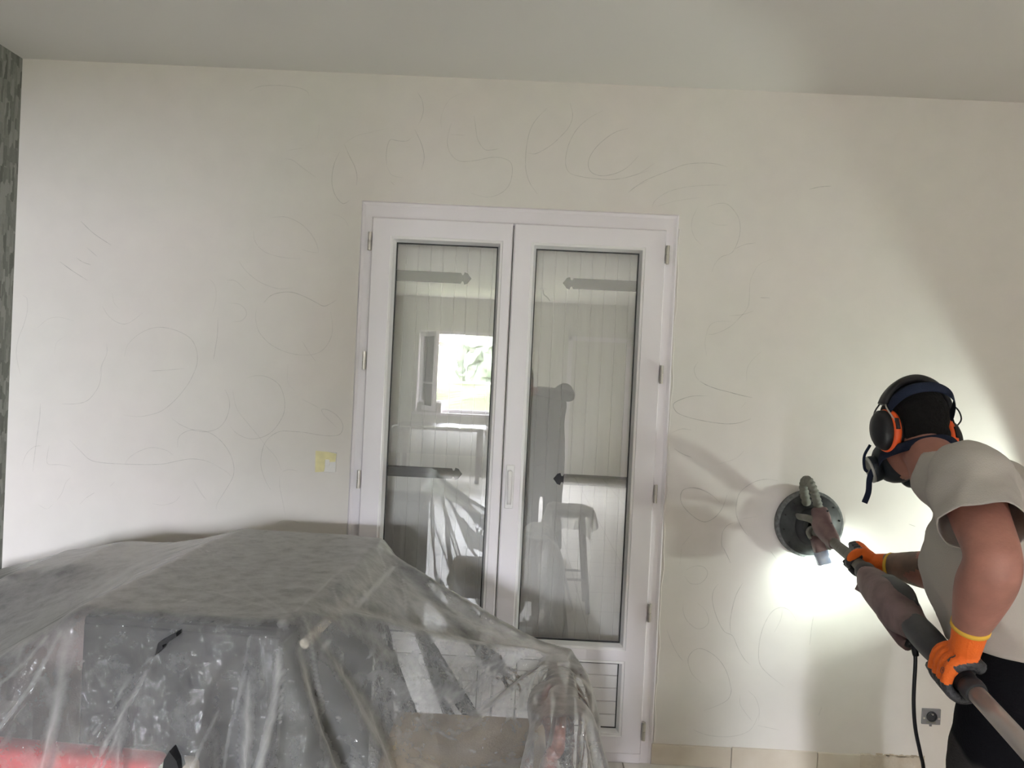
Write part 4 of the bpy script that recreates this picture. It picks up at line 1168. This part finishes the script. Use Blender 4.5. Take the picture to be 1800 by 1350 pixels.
# swivel fork
HJ = at(1441, 925, -.165)                 # head body centre
for s, q0 in ((1, at(1403, 908, -.075)), (-1, at(1425, 945, -.075))):
    obj('fork_arm', T([q0, q0.lerp(HJ, .45)+V((0, -.03, .012)), HJ], [(.010, .016), (.013, .018), (.016, .020)], 12, n=4), DUSTG, sd, True)
obj('pivot_ring', D(at(1428, 936, -.11), (0, -1, .2), [(.026, 0), (.026, .012), (.019, .014), (.017, .006), (0, .006)], 26), DUSTG, sd, True)
# maroon head body and its neck
h0, h1, h2 = at(1440, 897, -.130), at(1446, 925, -.175), at(1462, 948, -.235)
obj('head_housing', T([h0, h0.lerp(h1, .4), h1, h2, at(1468, 956, -.27)], [(.030, .026), (.034, .032), (.036, .034), (.028, .028), (.021, .021)], 20, n=4, power=3.2, ref=(1, 0, .35)), MAROON, sd, True)
for (x, y) in ((1454, 898), (1461, 920)):
    obj('housing_screw', D(at(x, y, -.205), Nw, [(.004, 0), (.004, .004), (0, .004)], 8), BLACKP, sd)
# corrugated suction elbow
hp = [at(1441, 900, -.132), at(1436, 882, -.142), at(1430, 862, -.150), at(1422, 846, -.145), at(1415, 846, -.118), at(1413, 862, -.090), at(1418, 886, -.066)]
q = crom([tuple(p) for p in hp], 14); n = len(q)
obj('suction_hose', T(q, [.0168+.0017*math.sin(i*1.25) for i in range(n)], 18), HOSE, sd, True)
# LED lamp under the head
l0, l1 = at(1434, 940, -.115), at(1449, 991, -.125)
lm = obj('lamp_body', T([l0, l0.lerp(l1, .55)], [(.024, .018), (.026, .019)], 14, ref=(1, 0, .3), power=4), MAROON, sd, True)
obj('lamp_cover', T([l0.lerp(l1, .55), l1], [(.0262, .0192), (.0265, .018)], 14, ref=(1, 0, .3), power=4), CLEAR, sd, True)
LEDP = l0.lerp(l1, .80)
obj('lamp_diode', D(l1+V((.0, .004, -.004)), (0, .5, -1), [(.009, 0), (.009, .003), (0, .003)], 16), mat_emit('led_glow', (.88, 1, .93), 14), sd)
obj('lamp_bracket', T([at(1438, 920, -.15), at(1454, 950, -.15), at(1456, 965, -.135)], [(.004, .012)]*3, 10, n=4), DUSTG, sd, True)
# bar parts measured along the axis
axp = lambda y: HANDL+BAR*((y-HANDL.y)/BAR.y)
def bar(name, ys, rs_, m, n=4, power=2., ref=(1, 0, 0), offs=None):
    pts = [axp(y)+(V(offs[i]) if offs else V((0, 0, 0))) for i, y in enumerate(ys)]
    return obj(name, T(pts, rs_, 20, ref=ref, n=n, power=power), m, sd, True)
obj('front_tube', T([axp(-.87), HANDR, at(1474, 961, -.34), at(1464, 951, -.25)], [.019, .019, .019, .018], 18, n=4), FRONTT, sd, True)
bar('collar', [-.825, -.84, -.86, -.875], [.026, .030, .030, .027], DARKG)
hs = bar('motor_housing', [-.86, -.90, -.97, -1.06, -1.14, -1.20, -1.24], [(.030, .032), (.039, .041), (.045, .048), (.048, .053), (.045, .050), (.035, .037), (.030, .031)], MAROON, power=2.5, offs=[(0, 0, -.006), (0, 0, -.008), (0, 0, -.006), (0, 0, -.002), (0, 0, -.006), (0, 0, -.004), (0, 0, 0)])
obj('guard_nub', T([axp(-.87)+V((-.012, 0, -.025)), axp(-.87)+V((-.026, 0, -.050))], [.016, .013], 12), MAROON, hs, True)
obj('vent_panel', T([axp(-1.0)+V((.010, 0, .040)), axp(-1.10)+V((.014, 0, .044)), axp(-1.18)+V((.012, 0, .026))], [(.022, .010), (.026, .011), (.016, .008)], 14, n=4, ref=(1, 0, 0)), DARKG, hs, True)
obj('cord_boss', T([axp(-1.06)+V((-.012, 0, -.034)), axp(-1.17)+V((-.010, 0, -.052)), axp(-1.205)+V((-.008, 0, -.056))], [.026, .019, .014], 14, n=4), MAROON, hs, True)
bar('rear_grip', [-1.20, -1.24, -1.31, -1.38, -1.42, -1.48, -1.52], [.029, .033, .034, .030, .027, .025, .022], DARKG)
obj('trigger', T([axp(-1.37)+V((-.020, 0, -.026)), axp(-1.43)+V((-.024, 0, -.030))], [.012, .009], 10), BLACKP, sd, True)
bar('end_socket', [-1.515, -1.53, -1.55], [.024, .025, .021], DARKG)
bar('rear_pole', [-1.54, -2.02], [.0185, .0185], ALU)
# power cord: relief sleeve then free fall to the floor
c0 = axp(-1.20)+V((-.008, 0, -.055))
cs_ = [c0, at(1604, 1128, -1.215), at(1610, 1152, -1.215)]
obj('cord_sleeve', T(cs_, [.0105, .0085, .0075], 12, n=5), BLACKP, sd, True)
cp = [at(1608, 1140, -1.215), at(1609, 1165, -1.215), at(1606, 1230, -1.21), at(1609, 1280, -1.20), at(1618, 1325, -1.19), at(1624, 1360, -1.18)]
cp += [V((cp[-1].x+.03, -1.16, .42)), V((cp[-1].x+.07, -1.10, .12)), V((cp[-1].x+.14, -1.02, .010)), V((cp[-1].x+.5, -.8, .008)), V((2.4, -.7, .008))]
obj('power_cord', T(cp, .0045, 10, n=8), BLACKP, sd, True)
# light given off by the sander's own lamp
ld = bpy.data.lights.new('sander_led', 'SPOT'); ld.energy = 2.7; ld.color = (.86, 1., .90); ld.spot_size = math.radians(165); ld.spot_blend = .6; ld.shadow_soft_size = .012
lo = bpy.data.objects.new('sander_led', ld); COL.objects.link(lo); lo.parent = sd
lp = l1+V((.03, -.02, -.016)); tgt = V((1.33, 0, .80))
lo.matrix_parent_inverse = sd.matrix_world.inverted(); lo.location = lp; lo.rotation_euler = (tgt-lp).to_track_quat('-Z', 'Y').to_euler()

# ------------------------------------------------------------------ flood lamp on a tripod beyond the worker
WL = V((2.36, -.42, .93)); aim = V((1.2, -.02, 1.28))
wl = thing('work_light', 'small flood lamp on a black tripod beside the worker', 'work light', (WL.x, WL.y, 0))
dv = (aim-WL).normalized(); MW = Matrix.Translation(WL) @ (dv.to_track_quat('-Z', 'Y').to_matrix().to_4x4())
obj('lamp_head', B(-.07, .07, -.055, .055, 0.0, .05, bev=.008, mtx=MW), BLACKP, wl)
obj('lens', B(-.06, .06, -.045, .045, -.004, .002, mtx=MW), mat('flood_lens', (.8, .82, .8), .2), wl)
obj('post', T([(WL.x+.05, WL.y-.01, .25), (WL.x+.05, WL.y-.01, WL.z-.02)], .012, 10), BLACKP, wl)
for k in range(3):
    th = 2*math.pi*k/3+.5
    obj('leg', T([(WL.x+.05, WL.y-.01, .42), (WL.x+.05+math.cos(th)*.26, WL.y-.01+math.sin(th)*.26, .008)], .008, 8), BLACKP, wl)
ld = bpy.data.lights.new('work_light_right_offscreen', 'SPOT'); ld.energy = 25.; ld.color = (.88, 1., .90); ld.spot_size = math.radians(85); ld.spot_blend = .3; ld.shadow_soft_size = .03
lo = bpy.data.objects.new('work_light_right_offscreen', ld); COL.objects.link(lo); lo.parent = wl; lo.matrix_parent_inverse = wl.matrix_world.inverted()
lo.location = WL+dv*.012; lo.rotation_euler = dv.to_track_quat('-Z', 'Y').to_euler()

# ------------------------------------------------------------------ room behind the camera, mirrored in the panes
# the photographer
PH = V((.27, -3.50, 0))
ph = thing('person', 'person in dark clothes mirrored in the door glass, holding a phone', 'person', PH)
pax = frame_of(0.); l, f, u = pax
ph_c = PH+V((-.20, .02, 1.55))
bm = bmesh.new(); head_shapes(bm, ph_c, pax)
tube(bm, [ph_c+V((0, -.01, -.05)), ph_c+V((.02, -.02, -.12)), PH+V((-.05, -.02, 1.40))], [.052, .054, .07], 14, n=3)
tube(bm, [PH+V((0, 0, .86)), PH+V((0, 0, 1.0)), PH+V((0, 0, 1.18)), PH+V((-.01, -.01, 1.34)), PH+V((-.03, -.015, 1.42))], [(.16, .10), (.16, .10), (.15, .10), (.17, .10), (.07, .06)], 18, ref=(1, 0, 0), n=4)
HNDS = {}
for s in (-1, 1):
    sh = PH+V((-.01+s*.17, -.01, 1.36+(.10 if s > 0 else 0))); el = PH+V((s*.19, .16, 1.14+(.28 if s > 0 else 0))); wr = PH+V((s*.07-.20, .30, 1.46))
    HNDS[s] = wr
    tube(bm, [sh.lerp(PH+V((0, 0, 1.33)), .3), sh, sh.lerp(el, .5), el, el.lerp(wr, .4), wr], [.055, .056, .048, .042, .040, .028], 14, n=4)
    for k in range(4):
        a_ = wr+V((-s*.005, .005, .01)); z = .030-.017*k
        tube(bm, [a_, wr+V((-s*.01, .045, .055+z)), wr+V((-s*.035, .050, .060+z)), wr+V((-s*.055, .038, .058+z))], [.016, .009, .008, .007], 8, n=3)
    tube(bm, [wr, wr+V((-s*.012, .02, .05)), wr+V((-s*.035, .012, .075))], [.016, .011, .008], 8, n=3)
    hp_ = PH+V((s*.09, 0, .90)); kn = PH+V((s*.10, .02, .48)); an = PH+V((s*.11, -.01, .08))
    tube(bm, [hp_, hp_.lerp(kn, .5), kn, kn.lerp(an, .35), an], [.088, .080, .056, .056, .038], 14, n=4)
    tube(bm, [an+V((0, -.06, -.035)), an+V((0, .05, -.04)), an+V((0, .16, -.052))], [.034, .036, .026], 12, n=3)
pm = remesh(bm, .010, 5)
obj('body', pm, SKIN, ph, True)
bm = bmesh.new()
tube(bm, [PH+V((0, 0, .84)), PH+V((0, 0, 1.0)), PH+V((0, 0, 1.18)), PH+V((-.01, -.01, 1.33)), PH+V((-.02, -.01, 1.40)), PH+V((-.03, -.015, 1.46))], [(.19, .125), (.19, .125), (.175, .12), (.20, .12), (.14, .09), (.07, .065)], 20, ref=(1, 0, 0), n=4)
for s in (-1, 1):
    sh = PH+V((-.01+s*.17, -.01, 1.36+(.10 if s > 0 else 0))); el = PH+V((s*.19, .16, 1.14+(.28 if s > 0 else 0))); wr = HNDS[s]
    tube(bm, [sh.lerp(PH+V((0, 0, 1.33)), .5), sh, sh.lerp(el, .5), el, el.lerp(wr, .5), el.lerp(wr, .9)], [.07, .07, .06, .054, .048, .038], 14, n=4)
obj('jacket', remesh(bm, .012, 5), DARKCL, ph, True)
bm = bmesh.new()
tube(bm, [PH+V((0, 0, .80)), PH+V((0, 0, .95))], [(.18, .125), (.175, .12)], 18, ref=(1, 0, 0))
for s in (-1, 1):
    hp_ = PH+V((s*.09, 0, .92)); kn = PH+V((s*.10, .02, .48)); an = PH+V((s*.11, -.01, .05))
    tube(bm, [hp_, hp_.lerp(kn, .5), kn, an], [.105, .10, .085, .095], 16, n=4)
obj('trousers', remesh(bm, .012, 4), DARKCL, ph, True)
bm = bmesh.new(); blob(bm, ph_c+V((0, -.012, .030)), (.080, .100, .098), pax, 24, 16)
obj('hair', cut(remesh(bm, .008, 2), [(ph_c+V((0, .055, .02)), (0, 1, -.5), .3), (ph_c+V((0, 0, -.05)), (0, 0, -1), .3)]), HAIR, ph, True)
tg = obj('phone', B(.0337-.078, .0337+.075, -3.075, -3.066+.002, 1.53, 1.60, bev=.004), BLACKP); tag(tg, 'black phone held up by the person mirrored in the glass', 'phone')
tg.location = (.035, -.10, -.03)

# stool close in front of the photographer, with film thrown over
st = thing('stool', 'brown wooden stool with film over its seat, mirrored in the glass', 'stool', (.42, -2.02, 0))
obj('seat', D((.42, -2.02, .64), (0, 0, 1), [(.15, 0), (.16, .008), (.16, .022), (.15, .03), (0, .03)], 30), WOOD, st, True)
for k in range(4):
    th = math.pi/4+k*math.pi/2; c_, s_ = math.cos(th), math.sin(th)
    obj('leg', T([(.42+c_*.11, -2.02+s_*.11, .645), (.42+c_*.20, -2.02+s_*.20, 0)], [.018, .016], 10), WOOD, st, True)
for k in range(4):
    th = math.pi/4+k*math.pi/2; t2 = th+math.pi/2; zz = .40 if k % 2 else .22; rr_ = .11+.09*(.645-zz)/.645
    obj('rung', T([(.42+math.cos(th)*rr_, -2.02+math.sin(th)*rr_, zz), (.42+math.cos(t2)*rr_, -2.02+math.sin(t2)*rr_, zz)], .009, 8), WOOD, st, True)
bm = bmesh.new()
n = 28; vv = {}
for i in range(n+1):
    for j in range(n+1):
        x = (i/n-.5)*.56; y = (j/n-.5)*.52; r_ = math.hypot(x, y)
        z = .676+.05*noise.noise(V((x*9, y*9, 1)))*(1 if r_ < .15 else .4)+.012
        k_ = 1.
        if r_ > .165:
            ov = r_-.165; z = .676-ov*1.0+.02*noise.noise(V((x*14, y*14, 3))); k_ = (.172+.028*math.sin(math.atan2(y, x)*9)*min(1, ov*10))/r_
        vv[i, j] = bm.verts.new((.42+x*k_, -2.02+y*k_, z))
for i in range(n):
    for j in range(n): bm.faces.new((vv[i, j], vv[i+1, j], vv[i+1, j+1], vv[i, j+1]))
o = obj('plastic_wrap', bm, FILM2, smooth=True); tag(o, 'crumpled piece of clear film draped over the stool seat', 'plastic sheet')

# table by the rear window, film over it, bits on the sill
tb = thing('table', 'table under white film by the window mirrored in the glass', 'table', (-1.0, -7.9, 0))
obj('table_top', B(-1.75, -.45, -8.3, -7.5, .74, .78, bev=.006), WOOD, tb)
for x in (-1.68, -.52):
    for y in (-8.23, -7.57): obj('leg', B(x-.03, x+.03, y-.03, y+.03, 0, .745, bev=.004), WOOD, tb)
bm = bmesh.new(); n = 40; vv = {}
for i in range(n+1):
    for j in range(n+1):
        x = -1.1+(i/n-.5)*2.1; y = -7.9+(j/n-.5)*1.6
        ox = max(0, abs(x+1.1)-.66); oy = max(0, abs(y+7.9)-.41); ov = max(ox, oy)
        z = .787+.012*noise.noise(V((x*6, y*6, 0)))+.008
        px_ = min(max(x, -1.77), -.43); py_ = min(max(y, -8.32), -7.48)
        if ov > 0: z = .79-ov; px_ += math.copysign(.012+.012*math.sin(y*22), x+1.1) if ox > 0 else 0; py_ += math.copysign(.012+.012*math.sin(x*22), y+7.9) if oy > 0 else 0
        vv[i, j] = bm.verts.new((px_, py_, z))
for i in range(n):
    for j in range(n): bm.faces.new((vv[i, j], vv[i+1, j], vv[i+1, j+1], vv[i, j+1]))
o = obj('table_film', bm, FILM2, smooth=True); tag(o, 'white film hanging over the table by the window', 'plastic sheet')
cb = thing('cardboard_box', 'small open carton with pink print on the window sill', 'carton', (-1.42, ROOM_B+.09, REAR_WIN[2]))
zz = REAR_WIN[2]
b = bmesh.new()
for q in ((-1.58, -1.20, ROOM_B+.02, ROOM_B+.026), (-1.58, -1.20, ROOM_B+.144, ROOM_B+.15)): box(b, q[0], q[1], q[2], q[3], zz, zz+.15)
for q in ((-1.58, -1.574), (-1.206, -1.20)): box(b, q[0], q[1], ROOM_B+.02, ROOM_B+.15, zz, zz+.15)
box(b, -1.58, -1.20, ROOM_B+.02, ROOM_B+.15, zz, zz+.006)
obj('carton', b, mat('grey_card', (.35, .32, .30), .8), cb)
obj('print', B(-1.48, -1.30, ROOM_B+.150, ROOM_B+.1515, zz+.03, zz+.11), mat('pink_print', (.6, .30, .28), .7), cb)
b = bmesh.new()
for i in range(9): blob(b, (-1.54+i*.038, ROOM_B+.085+.02*math.sin(i*2.3), zz+.15+.02*math.cos(i*1.7)), (.035, .04, .03), None, 8, 6)
o = obj('crumpled_paper', remesh(b, .012, 1), PVC); tag(o, 'crumpled white paper sticking out of the carton on the sill', 'paper')
# bare ceiling wire
hk = refl(955, 511, -7.0)
cwre = thing('ceiling_wire', 'short bent wire with a hook hanging from the ceiling', 'ceiling wire', (hk.x, -7.0, CEIL))
obj('rose', D((hk.x, -7.0, CEIL), (0, 0, -1), [(.05, 0), (.045, .015), (0, .02)], 20), PVC, cwre)
obj('wire', T([(hk.x, -7.0, CEIL-.015), (hk.x+.01, -7.0, CEIL-.08), (hk.x+.06, -7.0, CEIL-.12), (hk.x+.10, -7.0, CEIL-.17)], .008, 8, n=5), DUSTG, cwre, True)

# ------------------------------------------------------------------ outside the rear window
struct('ground', B(-30, 30, -45, 20, -.4, -.13), GRASS, 'green lawn outside the window')
bm = bmesh.new(); box(bm, -9, 5, -15.2, -14.2, -.13, 1.35)
bmesh.ops.subdivide_edges(bm, edges=bm.edges[:], cuts=24, use_grid_fill=True)
for v_ in bm.verts: v_.co += V((noise.noise(v_.co*3), noise.noise(v_.co*3+V((9, 0, 0))), noise.noise(v_.co*4+V((0, 7, 0)))))*.13
o = obj('hedge', bm, HEDGE); tag(o, 'clipped light green hedge beyond the rear window', 'hedge')
bm = bmesh.new(); box(bm, -7.6, -6.6, -14, 4, -.13, 2.55)  # unseen hedge, added to hold back low sky light at the side
bmesh.ops.subdivide_edges(bm, edges=bm.edges[:], cuts=24, use_grid_fill=True)
for v_ in bm.verts: v_.co += V((noise.noise(v_.co*3), noise.noise(v_.co*3+V((9, 0, 0))), noise.noise(v_.co*4+V((0, 7, 0)))))*.15
o = obj('hedge', bm, HEDGE); tag(o, 'tall dark hedge added out of view to screen low sky light', 'hedge')
tr = thing('tree', 'dark leafy tree behind the clipped hedge', 'tree', (-.6, -21, -.13))
bm = bmesh.new()
for k in range(9): blob(bm, (-.2+1.9*math.cos(k*2.1)*(k % 3)/2, -21+.8*math.sin(k*2.1), 1.6+.35*(k % 4)), (1.0, .9, .75), None, 16, 10)
cm = remesh(bm, .16, 1)
for v_ in cm.vertices: v_.co += V((noise.noise(v_.co*3), noise.noise(v_.co*3+V((9, 0, 0))), noise.noise(v_.co*3+V((0, 7, 0)))))*.3
obj('crown', cm, TREE, tr); obj('trunk', T([(-.6, -21, -.13), (-.6, -21, 1.4)], [.2, .14], 10), WOOD, tr)
hs_ = thing('house', 'white house with a brown tiled roof beyond the hedge', 'house', (-6.5, -24, -.13))
obj('house_wall', B(-11, -3.2, -28, -22, -.13, 2.6), RENDERW, hs_)
bm = bmesh.new(); prism(bm, [(-11.4, -21.6, 2.5), (-2.8, -21.6, 2.5), (-4.6, -25, 6.0), (-9.6, -25, 6.0)], (0, -.15, .1)); prism(bm, [(-2.8, -21.6, 2.5), (-2.8, -28.4, 2.5), (-4.6, -25, 6.0)], (.1, 0, .1))
rf = obj('roof', bm, ROOF, hs_)
for k in range(10):
    z = 2.5+k*.35; yy = -21.6-k*.34
    obj('roof_course', B(-11.4+k*.17, -2.8-k*.17, yy-.03, yy+.02, z+.10, z+.15), ROOF, rf)
